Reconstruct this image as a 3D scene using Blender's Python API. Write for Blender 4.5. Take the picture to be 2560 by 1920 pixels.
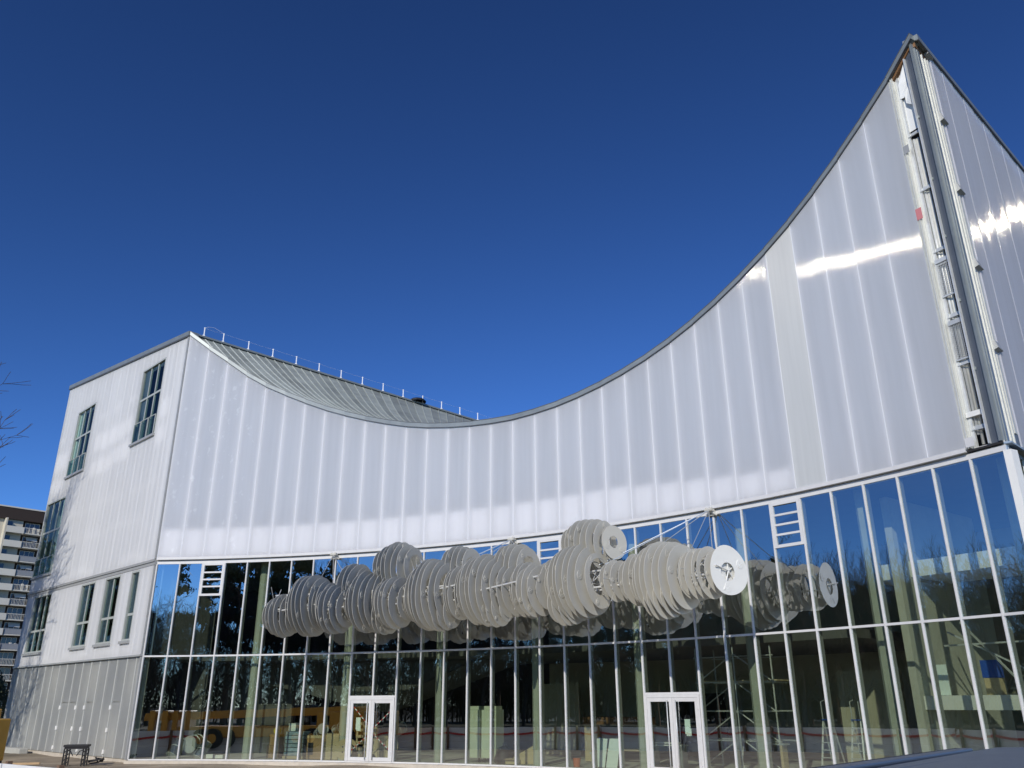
import bpy, bmesh, math, random
from mathutils import Vector, Matrix
R = math.radians
random.seed(7)
for o in list(bpy.data.objects): bpy.data.objects.remove(o, do_unlink=True)
SC = bpy.context.scene
COL = SC.collection

# ------------------------------------------------------------------ camera
CAM_Z = 2.2806
cd = bpy.data.cameras.new('camera'); cam = bpy.data.objects.new('camera', cd); COL.objects.link(cam)
cd.sensor_fit = 'HORIZONTAL'; cd.sensor_width = 36.0; cd.lens = 2057.94 / 2560 * 36
cd.clip_start = 0.1; cd.clip_end = 3000
cam.matrix_world = Matrix.Translation((0, 0, CAM_Z)) @ Matrix.Rotation(R(90) + 0.370684, 4, 'X') @ Matrix.Rotation(-0.00444, 4, 'Z')
SC.camera = cam

# ------------------------------------------------------------------ sky and sun
SUN_EL = R(27.7)
SUN_H = Vector((-0.335, -0.942, 0)).normalized()          # horizontal direction towards the sun
SUN_DIR = Vector((SUN_H.x * math.cos(SUN_EL), SUN_H.y * math.cos(SUN_EL), math.sin(SUN_EL)))
w = bpy.data.worlds.new('World'); SC.world = w; w.use_nodes = True
nt = w.node_tree; nt.nodes.clear()
sky = nt.nodes.new('ShaderNodeTexSky'); sky.sky_type = 'NISHITA'; sky.sun_disc = False
sky.sun_elevation = SUN_EL; sky.sun_rotation = math.atan2(SUN_H.x, SUN_H.y)
sky.altitude = 1500; sky.air_density = 1.0; sky.dust_density = 0.0; sky.ozone_density = 7.0
hs = nt.nodes.new('ShaderNodeGamma'); hs.inputs['Gamma'].default_value = 1.46
bg = nt.nodes.new('ShaderNodeBackground'); bg.inputs['Strength'].default_value = 0.06
wo = nt.nodes.new('ShaderNodeOutputWorld')
nt.links.new(sky.outputs[0], hs.inputs['Color']); nt.links.new(hs.outputs[0], bg.inputs[0]); nt.links.new(bg.outputs[0], wo.inputs[0])
sd = bpy.data.lights.new('sun', 'SUN'); sd.energy = 3.6; sd.angle = R(0.53); sd.color = (1.0, 0.955, 0.88)
sun = bpy.data.objects.new('sun', sd); COL.objects.link(sun)
sun.rotation_euler = SUN_DIR.to_track_quat('Z', 'Y').to_euler(); sun.location = SUN_DIR * 100
vs = SC.view_settings; vs.view_transform = 'Standard'; vs.look = 'None'; vs.exposure = 0.0; vs.gamma = 1.0; vs.use_curve_mapping = False
cy = SC.cycles
cy.max_bounces = 9; cy.diffuse_bounces = 4; cy.glossy_bounces = 4; cy.transmission_bounces = 6; cy.transparent_max_bounces = 16
cy.sample_clamp_indirect = 4.0; cy.use_denoising = True; cy.caustics_reflective = True; cy.blur_glossy = 0.5

# ------------------------------------------------------------------ materials
M = {}
def newmat(name):
    m = bpy.data.materials.new(name); m.use_nodes = True; M[name] = m
    return m, m.node_tree, m.node_tree.nodes, m.node_tree.links
def pmat(name, col, rough=0.6, metal=0.0, var=0.0, scale=3.0, bump=0.0, bscale=40.0, spec=0.5, stretch=None):
    m, t, n, l = newmat(name); b = n['Principled BSDF']
    b.inputs['Base Color'].default_value = (*col, 1); b.inputs['Roughness'].default_value = rough
    b.inputs['Metallic'].default_value = metal; b.inputs['Specular IOR Level'].default_value = spec
    tc = n.new('ShaderNodeTexCoord'); src = tc.outputs['Object']
    if stretch:
        mp = n.new('ShaderNodeMapping'); mp.inputs['Scale'].default_value = stretch; l.new(src, mp.inputs[0]); src = mp.outputs[0]
    if var:
        nz = n.new('ShaderNodeTexNoise'); nz.inputs['Scale'].default_value = scale; nz.inputs['Detail'].default_value = 6; nz.inputs['Roughness'].default_value = 0.65
        l.new(src, nz.inputs['Vector'])
        oi = n.new('ShaderNodeObjectInfo')
        ad = n.new('ShaderNodeMath'); ad.operation = 'MULTIPLY_ADD'; ad.inputs[1].default_value = 0.35; ad.inputs[2].default_value = -0.17
        l.new(oi.outputs['Random'], ad.inputs[0])
        sm = n.new('ShaderNodeMath'); sm.operation = 'ADD'; l.new(nz.outputs[0], sm.inputs[0]); l.new(ad.outputs[0], sm.inputs[1])
        r = n.new('ShaderNodeValToRGB'); l.new(sm.outputs[0], r.inputs[0])
        e = r.color_ramp.elements; e[0].position = 0.25; e[1].position = 0.75
        e[0].color = (*[c * (1 - var) for c in col], 1); e[1].color = (*[min(1, c * (1 + var)) for c in col], 1)
        l.new(r.outputs[0], b.inputs['Base Color'])
        rr = n.new('ShaderNodeMapRange'); rr.inputs[3].default_value = max(0.02, rough - 0.1); rr.inputs[4].default_value = min(1, rough + 0.1)
        l.new(nz.outputs[0], rr.inputs[0]); l.new(rr.outputs[0], b.inputs['Roughness'])
    if bump:
        nb = n.new('ShaderNodeTexNoise'); nb.inputs['Scale'].default_value = bscale; nb.inputs['Detail'].default_value = 5; l.new(src, nb.inputs['Vector'])
        bp = n.new('ShaderNodeBump'); bp.inputs['Strength'].default_value = bump; bp.inputs['Distance'].default_value = 0.02
        l.new(nb.outputs[0], bp.inputs['Height']); l.new(bp.outputs[0], b.inputs['Normal'])
    return m
def poly_mat(name, dcol, tcol, mix, gfac, amp, rough, flecks=0.0, tilt=0.035):
    """multiwall polycarbonate: cloudy sheet, light passes through it, fine upright ribs spread the shine sideways"""
    m, t, n, l = newmat(name); n.remove(n['Principled BSDF']); out = n['Material Output']
    geo = n.new('ShaderNodeNewGeometry'); oi = n.new('ShaderNodeObjectInfo'); tc = n.new('ShaderNodeTexCoord')
    # colour: faint upright streaks of dust
    mp = n.new('ShaderNodeMapping'); mp.inputs['Scale'].default_value = (3.0, 3.0, 0.12); l.new(tc.outputs['Object'], mp.inputs[0])
    nz = n.new('ShaderNodeTexNoise'); nz.inputs['Scale'].default_value = 2.0; nz.inputs['Detail'].default_value = 5; l.new(mp.outputs[0], nz.inputs['Vector'])
    r = n.new('ShaderNodeValToRGB'); l.new(nz.outputs[0], r.inputs[0]); e = r.color_ramp.elements
    e[0].position = 0.3; e[1].position = 0.7; e[0].color = (*[c * 0.94 for c in dcol], 1); e[1].color = (*[min(1, c * 1.04) for c in dcol], 1)
    colr = r.outputs[0]
    ov = n.new('ShaderNodeMix'); ov.data_type = 'RGBA'; ov.blend_type = 'MULTIPLY'; ov.inputs[0].default_value = 1.0
    rv = n.new('ShaderNodeMapRange'); rv.inputs[3].default_value = 0.95; rv.inputs[4].default_value = 1.03; l.new(oi.outputs['Random'], rv.inputs[0])
    l.new(colr, ov.inputs[6]); l.new(rv.outputs[0], ov.inputs[7]); colr = ov.outputs[2]
    if flecks:
        mp2 = n.new('ShaderNodeMapping'); mp2.inputs['Scale'].default_value = (1, 1, 0.7); l.new(tc.outputs['Object'], mp2.inputs[0])
        n1 = n.new('ShaderNodeTexNoise'); n1.inputs['Scale'].default_value = 2.6; n1.inputs['Detail'].default_value = 7; n1.inputs['Roughness'].default_value = 0.72; l.new(mp2.outputs[0], n1.inputs['Vector'])
        st = n.new('ShaderNodeMapRange'); st.inputs[1].default_value = 1 - flecks; st.inputs[2].default_value = 1 - flecks + 0.03; l.new(n1.outputs[0], st.inputs[0])
        fx = n.new('ShaderNodeMix'); fx.data_type = 'RGBA'; l.new(st.outputs[0], fx.inputs[0]); l.new(colr, fx.inputs[6]); fx.inputs[7].default_value = (0.93, 0.94, 0.95, 1); colr = fx.outputs[2]
    d = n.new('ShaderNodeBsdfDiffuse'); l.new(colr, d.inputs[0])
    tr = n.new('ShaderNodeBsdfTranslucent'); tr.inputs[0].default_value = (*tcol, 1)
    mx = n.new('ShaderNodeMixShader'); mx.inputs[0].default_value = mix; l.new(d.outputs[0], mx.inputs[1]); l.new(tr.outputs[0], mx.inputs[2])
    g = n.new('ShaderNodeBsdfGlossy'); g.inputs['Roughness'].default_value = rough; g.inputs[0].default_value = (1, 0.90, 0.74, 1)
    wn = n.new('ShaderNodeTexWhiteNoise'); wn.noise_dimensions = '3D'
    vm = n.new('ShaderNodeVectorMath'); vm.operation = 'SCALE'; vm.inputs['Scale'].default_value = 977.0; l.new(geo.outputs['Position'], vm.inputs[0]); l.new(vm.outputs[0], wn.inputs['Vector'])
    cr = n.new('ShaderNodeVectorMath'); cr.operation = 'CROSS_PRODUCT'; cr.inputs[0].default_value = (0, 0, 1); l.new(geo.outputs['True Normal'], cr.inputs[1])
    k = n.new('ShaderNodeMath'); k.operation = 'MULTIPLY_ADD'; k.inputs[1].default_value = 2 * amp; k.inputs[2].default_value = -amp; l.new(wn.outputs['Value'], k.inputs[0])
    sc = n.new('ShaderNodeVectorMath'); sc.operation = 'SCALE'; l.new(cr.outputs[0], sc.inputs[0]); l.new(k.outputs[0], sc.inputs['Scale'])
    a1 = n.new('ShaderNodeVectorMath'); a1.operation = 'ADD'; l.new(geo.outputs['True Normal'], a1.inputs[0]); l.new(sc.outputs[0], a1.inputs[1])
    # sheets are never quite true: each leans a little and is gently warped
    mp3 = n.new('ShaderNodeMapping'); mp3.inputs['Scale'].default_value = (1.6, 1.6, 0.25); l.new(geo.outputs['Position'], mp3.inputs[0])
    wz = n.new('ShaderNodeTexNoise'); wz.inputs['Scale'].default_value = 1.0; wz.inputs['Detail'].default_value = 2; l.new(mp3.outputs[0], wz.inputs['Vector'])
    s2 = n.new('ShaderNodeMath'); s2.operation = 'MULTIPLY_ADD'; s2.inputs[1].default_value = 2 * tilt; s2.inputs[2].default_value = -tilt; l.new(wz.outputs[0], s2.inputs[0])
    s3 = n.new('ShaderNodeMath'); s3.operation = 'MULTIPLY_ADD'; s3.inputs[1].default_value = tilt * 0.7; l.new(oi.outputs['Random'], s3.inputs[0]); l.new(s2.outputs[0], s3.inputs[2])
    cz = n.new('ShaderNodeCombineXYZ'); l.new(s3.outputs[0], cz.inputs[2])
    a2 = n.new('ShaderNodeVectorMath'); a2.operation = 'ADD'; l.new(a1.outputs[0], a2.inputs[0]); l.new(cz.outputs[0], a2.inputs[1])
    nn = n.new('ShaderNodeVectorMath'); nn.operation = 'NORMALIZE'; l.new(a2.outputs[0], nn.inputs[0]); l.new(nn.outputs[0], g.inputs['Normal'])
    m2 = n.new('ShaderNodeMixShader'); m2.inputs[0].default_value = gfac; l.new(mx.outputs[0], m2.inputs[1]); l.new(g.outputs[0], m2.inputs[2])
    l.new(m2.outputs[0], out.inputs['Surface'])
    return m
def glass_mat(name, tint, base, rough=0.0, wob=0.25, fw=1.3):
    m, t, n, l = newmat(name); n.remove(n['Principled BSDF']); out = n['Material Output']
    tr = n.new('ShaderNodeBsdfTransparent'); tr.inputs[0].default_value = (*tint, 1)
    g = n.new('ShaderNodeBsdfGlossy'); g.inputs['Roughness'].default_value = rough; g.inputs[0].default_value = (0.93, 0.97, 1, 1)
    ge = n.new('ShaderNodeNewGeometry'); dt = n.new('ShaderNodeVectorMath'); dt.operation = 'DOT_PRODUCT'; l.new(ge.outputs['Incoming'], dt.inputs[0]); l.new(ge.outputs['True Normal'], dt.inputs[1])
    ab = n.new('ShaderNodeMath'); ab.operation = 'ABSOLUTE'; l.new(dt.outputs['Value'], ab.inputs[0])
    om = n.new('ShaderNodeMath'); om.operation = 'SUBTRACT'; om.inputs[0].default_value = 1.0; l.new(ab.outputs[0], om.inputs[1])
    pw_ = n.new('ShaderNodeMath'); pw_.operation = 'POWER'; pw_.inputs[1].default_value = 5.0; l.new(om.outputs[0], pw_.inputs[0])
    lw = n.new('ShaderNodeMath'); lw.operation = 'MULTIPLY_ADD'; lw.inputs[1].default_value = 0.96; lw.inputs[2].default_value = 0.04; l.new(pw_.outputs[0], lw.inputs[0])
    ma = n.new('ShaderNodeMath'); ma.operation = 'MULTIPLY_ADD'; ma.inputs[1].default_value = fw; ma.inputs[2].default_value = base; ma.use_clamp = True; l.new(lw.outputs[0], ma.inputs[0])
    tc = n.new('ShaderNodeTexCoord'); oi = n.new('ShaderNodeObjectInfo')
    nz = n.new('ShaderNodeTexNoise'); nz.noise_dimensions = '4D'; nz.inputs['Scale'].default_value = 0.9; nz.inputs['Detail'].default_value = 1.0
    ml = n.new('ShaderNodeMath'); ml.operation = 'MULTIPLY'; ml.inputs[1].default_value = 50; l.new(oi.outputs['Random'], ml.inputs[0]); l.new(ml.outputs[0], nz.inputs['W'])
    l.new(tc.outputs['Object'], nz.inputs['Vector'])
    bp = n.new('ShaderNodeBump'); bp.inputs['Strength'].default_value = wob; bp.inputs['Distance'].default_value = 0.02
    l.new(nz.outputs[0], bp.inputs['Height']); l.new(bp.outputs[0], g.inputs['Normal'])
    mx = n.new('ShaderNodeMixShader'); l.new(ma.outputs[0], mx.inputs[0]); l.new(tr.outputs[0], mx.inputs[1]); l.new(g.outputs[0], mx.inputs[2])
    l.new(mx.outputs[0], out.inputs['Surface'])
    return m
poly_mat('poly', (0.74, 0.74, 0.755), (0.97, 0.975, 0.985), 0.54, 0.009, 0.95, 0.042, tilt=0.006)
poly_mat('poly_flecked', (0.74, 0.74, 0.755), (0.97, 0.975, 0.985), 0.54, 0.009, 0.95, 0.042, flecks=0.40, tilt=0.006)
poly_mat('poly_film', (0.68, 0.69, 0.675), (0.8, 0.8, 0.78), 0.3, 0.010, 0.95, 0.2, tilt=0.004)
poly_mat('poly_side', (0.92, 0.91, 0.885), (0.95, 0.95, 0.95), 0.5, 0.04, 0.95, 0.2, tilt=0.007)
poly_mat('poly_right', (0.74, 0.73, 0.76), (0.95, 0.95, 0.97), 0.5, 0.03, 6.0, 0.042, tilt=0.02)
glass_mat('glass', (0.84, 0.92, 0.80), 0.33, wob=0.03)
glass_mat('glass_side', (0.60, 0.74, 0.66), 0.03, wob=0.05, fw=0.5)
glass_mat('glass_loose', (0.70, 0.82, 0.76), 0.10)
pmat('seam', (0.80, 0.81, 0.83), 0.35)
pmat('alu', (0.63, 0.62, 0.60), 0.38, 0.0, 0.06, 4, spec=0.6)
pmat('alu_grey', (0.42, 0.42, 0.40), 0.42, 0.2, 0.08, 4)
pmat('win_frame', (0.44, 0.46, 0.42), 0.45, 0.1, 0.06, 3)
pmat('coping', (0.25, 0.275, 0.27), 0.4, 0.3, 0.12, 2)
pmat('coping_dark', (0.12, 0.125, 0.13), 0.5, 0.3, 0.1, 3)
pmat('zinc', (0.30, 0.325, 0.295), 0.5, 0.12, 0.28, 0.9, 0.15, 6, stretch=(1, 1, 2.5))
pmat('zinc_seam', (0.52, 0.55, 0.52), 0.42, 0.4, 0.1, 3)
pmat('galv', (0.58, 0.59, 0.57), 0.42, 0.3, 0.15, 8, 0.05, 60)
pmat('steel_blue', (0.075, 0.09, 0.115), 0.5, 0.0, 0.15, 2)
pmat('profile', (0.66, 0.66, 0.60), 0.42, 0.2, 0.08, 5)
pmat('white_sheet', (0.80, 0.80, 0.77), 0.6, 0, 0.05, 4)
pmat('wood_dark', (0.20, 0.10, 0.04), 0.7, 0, 0.35, 6, stretch=(1, 1, 6))
pmat('black', (0.012, 0.012, 0.013), 0.6, 0, 0.2, 6)
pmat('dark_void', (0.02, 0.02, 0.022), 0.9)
pmat('pink_tape', (0.62, 0.22, 0.22), 0.5)
pmat('insul_and_glare', (0.92, 0.92, 0.93), 0.8)
pmat('backing', (0.29, 0.37, 0.47), 0.85, 0, 0.06, 1)
pmat('paint_white', (0.80, 0.79, 0.74), 0.42, 0, 0.05, 3)
pmat('post_white', (0.86, 0.87, 0.88), 0.4)
pmat('plate', (0.57, 0.55, 0.485), 0.5, 0, 0.05, 1.5, spec=0.35)
pmat('plate_sunlit', (0.80, 0.79, 0.74), 0.45, 0, 0.04, 2)  # paler copy of the plate colour, painting in the sunlit look
pmat('tube', (0.70, 0.70, 0.67), 0.35, 0.3)
pmat('cable', (0.55, 0.57, 0.58), 0.35, 0.7)
pmat('concrete', (0.50, 0.49, 0.43), 0.85, 0, 0.16, 1.2, 0.2, 18)
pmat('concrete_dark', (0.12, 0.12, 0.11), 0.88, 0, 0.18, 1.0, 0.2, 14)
pmat('concrete_col', (0.44, 0.46, 0.39), 0.8, 0, 0.14, 1.6, 0.2, 18)
pmat('slab', (0.50, 0.50, 0.47), 0.7, 0, 0.18, 0.7, 0.1, 12)
pmat('plinth', (0.48, 0.43, 0.35), 0.9, 0, 0.22, 2.5, 0.6, 12)
pmat('wall_beige', (0.42, 0.39, 0.30), 0.85, 0, 0.12, 0.8)
pmat('black_unlit_wall', (0.022, 0.022, 0.02), 0.85)
pmat('perf', (0.42, 0.42, 0.395), 0.5, 0.25, 0.05, 1)
pmat('paper', (0.80, 0.88, 0.84), 0.8)
pmat('tape_red', (0.55, 0.04, 0.04), 0.5)
pmat('card', (0.33, 0.21, 0.10), 0.8, 0, 0.18, 3)
pmat('card_light', (0.52, 0.42, 0.24), 0.8, 0, 0.15, 3)
pmat('ply', (0.55, 0.44, 0.27), 0.75, 0, 0.15, 4, stretch=(1, 1, 5))
pmat('cabinet', (0.62, 0.66, 0.50), 0.5, 0, 0.08, 2)
pmat('ductsteel', (0.50, 0.54, 0.54), 0.22, 0.9, 0.12, 6)
pmat('plastic_blue', (0.03, 0.10, 0.45), 0.5)
pmat('packblue', (0.30, 0.40, 0.46), 0.35, 0, 0.3, 3)
pmat('bucket', (0.60, 0.16, 0.06), 0.5)
pmat('yellow', (0.55, 0.28, 0.03), 0.42, 0, 0.10, 2)
pmat('yellow_tool', (0.70, 0.55, 0.06), 0.5)
pmat('rubber', (0.02, 0.02, 0.02), 0.8, 0, 0.2, 10, 0.3, 40)
pmat('chrome', (0.6, 0.6, 0.6), 0.15, 1.0)
pmat('bark', (0.10, 0.075, 0.055), 0.9, 0, 0.3, 6, 0.5, 12)
pmat('twig', (0.085, 0.06, 0.045), 0.9, 0, 0.25, 5)
pmat('pine_bark', (0.13, 0.075, 0.045), 0.9, 0, 0.3, 5, 0.6, 10)
pmat('needles', (0.035, 0.06, 0.022), 0.7, 0, 0.4, 3)
pmat('hedge', (0.08, 0.085, 0.035), 0.7, 0, 0.5, 2)
pmat('hoard', (0.78, 0.79, 0.78), 0.5, 0, 0.08, 1.5)
pmat('post_wood', (0.20, 0.12, 0.07), 0.8, 0, 0.25, 5)
pmat('tape_white', (0.8, 0.8, 0.8), 0.5)
pmat('apt_cream', (0.60, 0.555, 0.45), 0.85, 0, 0.06, 0.5)
pmat('apt_brown', (0.042, 0.028, 0.021), 0.8, 0, 0.12, 0.5)
pmat('apt_white', (0.72, 0.68, 0.58), 0.8, 0, 0.05, 0.5)
pmat('apt_glass', (0.05, 0.07, 0.11), 0.08, 0.0, spec=0.9)
pmat('rail_grey', (0.35, 0.35, 0.35), 0.5, 0.2)
pmat('awning', (0.7, 0.68, 0.62), 0.8)
pmat('van_paint', (0.095, 0.115, 0.145), 0.42, 0.2, 0.03, 1)
pmat('red_paint', (0.20, 0.006, 0.03), 0.2, 0.1, 0.03, 1)
pmat('car_glass', (0.015, 0.017, 0.02), 0.03, 0.0, spec=1.0)
pmat('lamp', (0.7, 0.72, 0.74), 0.1, spec=0.9)
pmat('plank', (0.48, 0.33, 0.18), 0.75, 0, 0.2, 3)
pmat('leaves', (0.17, 0.10, 0.05), 0.9, 0, 0.5, 8)
def mesh_perf():
    m = M['perf']; n = m.node_tree.nodes; l = m.node_tree.links; b = n['Principled BSDF']
    tc = n.new('ShaderNodeTexCoord'); mp = n.new('ShaderNodeMapping'); mp.inputs['Scale'].default_value = (24, 24, 24); mp.inputs['Rotation'].default_value = (0, 0, 0)
    l.new(tc.outputs['UV'], mp.inputs[0])
    v = n.new('ShaderNodeTexVoronoi'); v.voronoi_dimensions = '2D'; v.inputs['Randomness'].default_value = 0.0; v.inputs['Scale'].default_value = 1.0
    mr = n.new('ShaderNodeMapping'); mr.inputs['Rotation'].default_value = (0, 0, R(45)); l.new(mp.outputs[0], mr.inputs[0]); l.new(mr.outputs[0], v.inputs['Vector'])
    st = n.new('ShaderNodeMath'); st.operation = 'LESS_THAN'; st.inputs[1].default_value = 0.30; l.new(v.outputs['Distance'], st.inputs[0])
    tr = n.new('ShaderNodeBsdfTransparent'); mx = n.new('ShaderNodeMixShader'); l.new(st.outputs[0], mx.inputs[0]); l.new(b.outputs[0], mx.inputs[1]); l.new(tr.outputs[0], mx.inputs[2])
    l.new(mx.outputs[0], n['Material Output'].inputs['Surface'])
mesh_perf()
def ground_mat():
    m, t, n, l = newmat('ground'); b = n['Principled BSDF']; b.inputs['Roughness'].default_value = 0.95
    tc = n.new('ShaderNodeTexCoord')
    a = n.new('ShaderNodeTexNoise'); a.inputs['Scale'].default_value = 0.35; a.inputs['Detail'].default_value = 9; a.inputs['Roughness'].default_value = 0.65; l.new(tc.outputs['Object'], a.inputs['Vector'])
    r = n.new('ShaderNodeValToRGB'); l.new(a.outputs[0], r.inputs[0]); e = r.color_ramp.elements
    e[0].position = 0.32; e[0].color = (0.16, 0.125, 0.085, 1); e[1].position = 0.68; e[1].color = (0.42, 0.34, 0.235, 1)
    gx = n.new('ShaderNodeVectorMath'); gx.operation = 'DISTANCE'; gx.inputs[1].default_value = (-6, 36, 0); l.new(tc.outputs['Object'], gx.inputs[0])
    dr_ = n.new('ShaderNodeMapRange'); dr_.inputs[1].default_value = 20; dr_.inputs[2].default_value = 32; l.new(gx.outputs['Value'], dr_.inputs[0])
    gr_ = n.new('ShaderNodeValToRGB'); l.new(a.outputs[0], gr_.inputs[0]); ge = gr_.color_ramp.elements; ge[0].position = 0.35; ge[0].color = (0.045, 0.05, 0.02, 1); ge[1].position = 0.7; ge[1].color = (0.10, 0.085, 0.05, 1)
    gm = n.new('ShaderNodeMix'); gm.data_type = 'RGBA'; l.new(dr_.outputs[0], gm.inputs[0]); l.new(r.outputs[0], gm.inputs[6]); l.new(gr_.outputs[0], gm.inputs[7]); l.new(gm.outputs[2], b.inputs['Base Color'])
    c = n.new('ShaderNodeTexNoise'); c.inputs['Scale'].default_value = 5; c.inputs['Detail'].default_value = 8; l.new(tc.outputs['Object'], c.inputs['Vector'])
    bp = n.new('ShaderNodeBump'); bp.inputs['Strength'].default_value = 0.8; bp.inputs['Distance'].default_value = 0.08; l.new(c.outputs[0], bp.inputs['Height']); l.new(bp.outputs[0], b.inputs['Normal'])
ground_mat()

# ------------------------------------------------------------------ helpers
ORG = {}
class Frame:
    """a: metres along, o: metres outwards, z: height"""
    def __init__(s, origin, t, n=None):
        s.p0 = Vector((origin[0], origin[1], 0)); s.t = Vector((t[0], t[1], 0)).normalized()
        s.n = Vector((s.t.y, -s.t.x, 0)) if n is None else Vector((n[0], n[1], 0)).normalized()
    def p(s, a, o, z): return s.p0 + s.t * a + s.n * o + Vector((0, 0, z))
WORLD = Frame((0, 0), (1, 0), (0, 1))
class MB:
    def __init__(s): s.v = []; s.f = []; s.mi = []; s.uv = {}
    def add(s, vs, fs, mi=0):
        b = len(s.v); s.v += [Vector(q) for q in vs]
        for f in fs: s.f.append(tuple(b + i for i in f)); s.mi.append(mi)
        return s
    def hexa(s, c, mi=0):
        return s.add(c, [(0, 3, 2, 1), (4, 5, 6, 7), (0, 1, 5, 4), (1, 2, 6, 5), (2, 3, 7, 6), (3, 0, 4, 7)], mi)
    def box(s, fr, a0, a1, o0, o1, z0, z1, mi=0, z0b=None, z1b=None):
        z0b = z0 if z0b is None else z0b; z1b = z1 if z1b is None else z1b
        return s.hexa([fr.p(a0, o0, z0), fr.p(a1, o0, z0b), fr.p(a1, o1, z0b), fr.p(a0, o1, z0), fr.p(a0, o0, z1), fr.p(a1, o0, z1b), fr.p(a1, o1, z1b), fr.p(a0, o1, z1)], mi)
    def sheet(s, fr, a0, a1, o0, o1, z0, z1, mi=0, z1b=None):
        z1b = z1 if z1b is None else z1b
        return s.add([fr.p(a0, o0, z0), fr.p(a1, o0, z0), fr.p(a1, o1, z0), fr.p(a0, o1, z0), fr.p(a0, o0, z1), fr.p(a1, o0, z1b), fr.p(a1, o1, z1b), fr.p(a0, o1, z1)], [(2, 3, 7, 6), (1, 2, 6, 5), (3, 0, 4, 7)], mi)
    def tube(s, p, q, r0, r1=None, n=8, mi=0, cap=True):
        p = Vector(p); q = Vector(q); r1 = r0 if r1 is None else r1
        d = (q - p)
        if d.length < 1e-6: return s
        d.normalize(); u = d.cross(Vector((0, 0, 1)) if abs(d.z) < 0.9 else Vector((1, 0, 0))).normalized(); v = d.cross(u)
        vs = []
        for c, r in ((p, r0), (q, r1)):
            for k in range(n):
                a = 2 * math.pi * k / n; vs.append(c + u * (r * math.cos(a)) + v * (r * math.sin(a)))
        fs = [(k, (k + 1) % n, n + (k + 1) % n, n + k) for k in range(n)]
        if cap: fs += [tuple(range(n - 1, -1, -1)), tuple(range(n, 2 * n))]
        return s.add(vs, fs, mi)
    def path(s, pts, r, n=6, mi=0):
        for a, b in zip(pts[:-1], pts[1:]): s.tube(a, b, r, n=n, mi=mi)
        return s
    def bar(s, p, q, w_, h_, mi=0):
        p = Vector(p); q = Vector(q); d = (q - p).normalized()
        u = d.cross(Vector((0, 0, 1))); u = u.normalized() if u.length > 1e-4 else Vector((1, 0, 0)); v = u.cross(d).normalized()
        c = []
        for e in (p, q):
            for a, b in ((-1, -1), (1, -1), (1, 1), (-1, 1)): c.append(e + u * (a * w_ / 2) + v * (b * h_ / 2))
        return s.hexa(c, mi)
    def quad(s, a, b, c, d, mi=0): return s.add([a, b, c, d], [(0, 1, 2, 3)], mi)
    def build(s, name, mats, parent=None, smooth=False, bevel=0.0, recalc=True):
        org = ORG.get(parent.name, Vector((0, 0, 0))) if parent else Vector((0, 0, 0))
        me = bpy.data.meshes.new(name); me.from_pydata([tuple(v - org) for v in s.v], [], s.f)
        if isinstance(mats, str): mats = [mats]
        for m in mats: me.materials.append(M[m])
        if len(mats) > 1: me.polygons.foreach_set('material_index', s.mi)
        if recalc or bevel:
            bm = bmesh.new(); bm.from_mesh(me); bmesh.ops.recalc_face_normals(bm, faces=bm.faces)
            if bevel:
                bmesh.ops.bevel(bm, geom=[e for e in bm.edges if len(e.link_faces) == 2 and e.calc_face_angle(0) > 0.6], offset=bevel, segments=2, affect='EDGES', profile=0.5, clamp_overlap=True)
            bm.to_mesh(me); bm.free()
        if smooth: me.polygons.foreach_set('use_smooth', [True] * len(me.polygons))
        o = bpy.data.objects.new(name, me); COL.objects.link(o)
        if parent: o.parent = parent; ORG[o.name] = org
        else: ORG[o.name] = org
        return o
def thing(name, label, cat, loc=(0, 0, 0), group=None):
    o = bpy.data.objects.new(name, None); COL.objects.link(o); o.location = loc; o.empty_display_size = 0.2
    o['label'] = label; o['category'] = cat
    if group: o['group'] = group
    ORG[o.name] = Vector(loc)
    return o
def tag(o, label, cat, group=None, kind=None):
    o['label'] = label; o['category'] = cat
    if group: o['group'] = group
    if kind: o['kind'] = kind
    return o
def rebase(o, p):
    """put a one-mesh thing's origin at its base"""
    p = Vector(p); o.data.transform(Matrix.Translation(-p)); o.location = p
    return o

# ------------------------------------------------------------------ plan of the curved front (33 flat bays on an arc)
BAY = 1.15; NB = 33
PT = [Vector((-17.3666, 40.6673))]; HD = []
for i in range(NB):
    t_ = i / 32 - 0.5; h_ = -0.5499 - 0.98139 * t_ - 0.01482 * t_ * t_
    HD.append(h_); L_ = BAY if i < 32 else 1.0415
    PT.append(PT[-1] + Vector((math.cos(h_), math.sin(h_))) * L_)
FR = [Frame(PT[i], (math.cos(HD[i]), math.sin(HD[i]))) for i in range(NB)]
BL = [BAY] * 32 + [1.0415]
def vertex_frame(i):
    a = HD[max(0, i - 1)]; b = HD[min(NB - 1, i)]; h = (a + b) / 2
    return Frame(PT[i], (math.cos(h), math.sin(h)))
def pos(s, o, z):
    k = max(0, min(int(s), NB - 1)); f = s - k
    h = -0.5499 - 0.98139 * ((s - 0.5) / 32 - 0.5)
    b = PT[k] + (PT[k + 1] - PT[k]) * f
    return Vector((b.x + math.sin(h) * o, b.y - math.cos(h) * o, z))
def sframe(s, o=0.0):
    h = -0.5499 - 0.98139 * ((s - 0.5) / 32 - 0.5); p = pos(s, o, 0)
    return Frame((p.x, p.y), (math.cos(h), math.sin(h)))
Z_TR, Z_TOP, Z_CL = 4.438, 8.707, 8.99
ZE = [20.93, 20.06, 19.26, 18.43, 17.74, 17.18, 16.66, 16.18, 15.77, 15.40, 15.08, 14.80, 14.59, 14.44, 14.34, 14.28, 14.27, 14.34, 14.46, 14.65, 14.89, 15.18, 15.52, 15.92, 16.38, 16.90, 17.47, 18.09, 18.77, 19.52, 20.32, 21.17, 22.05, 23.04]
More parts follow.
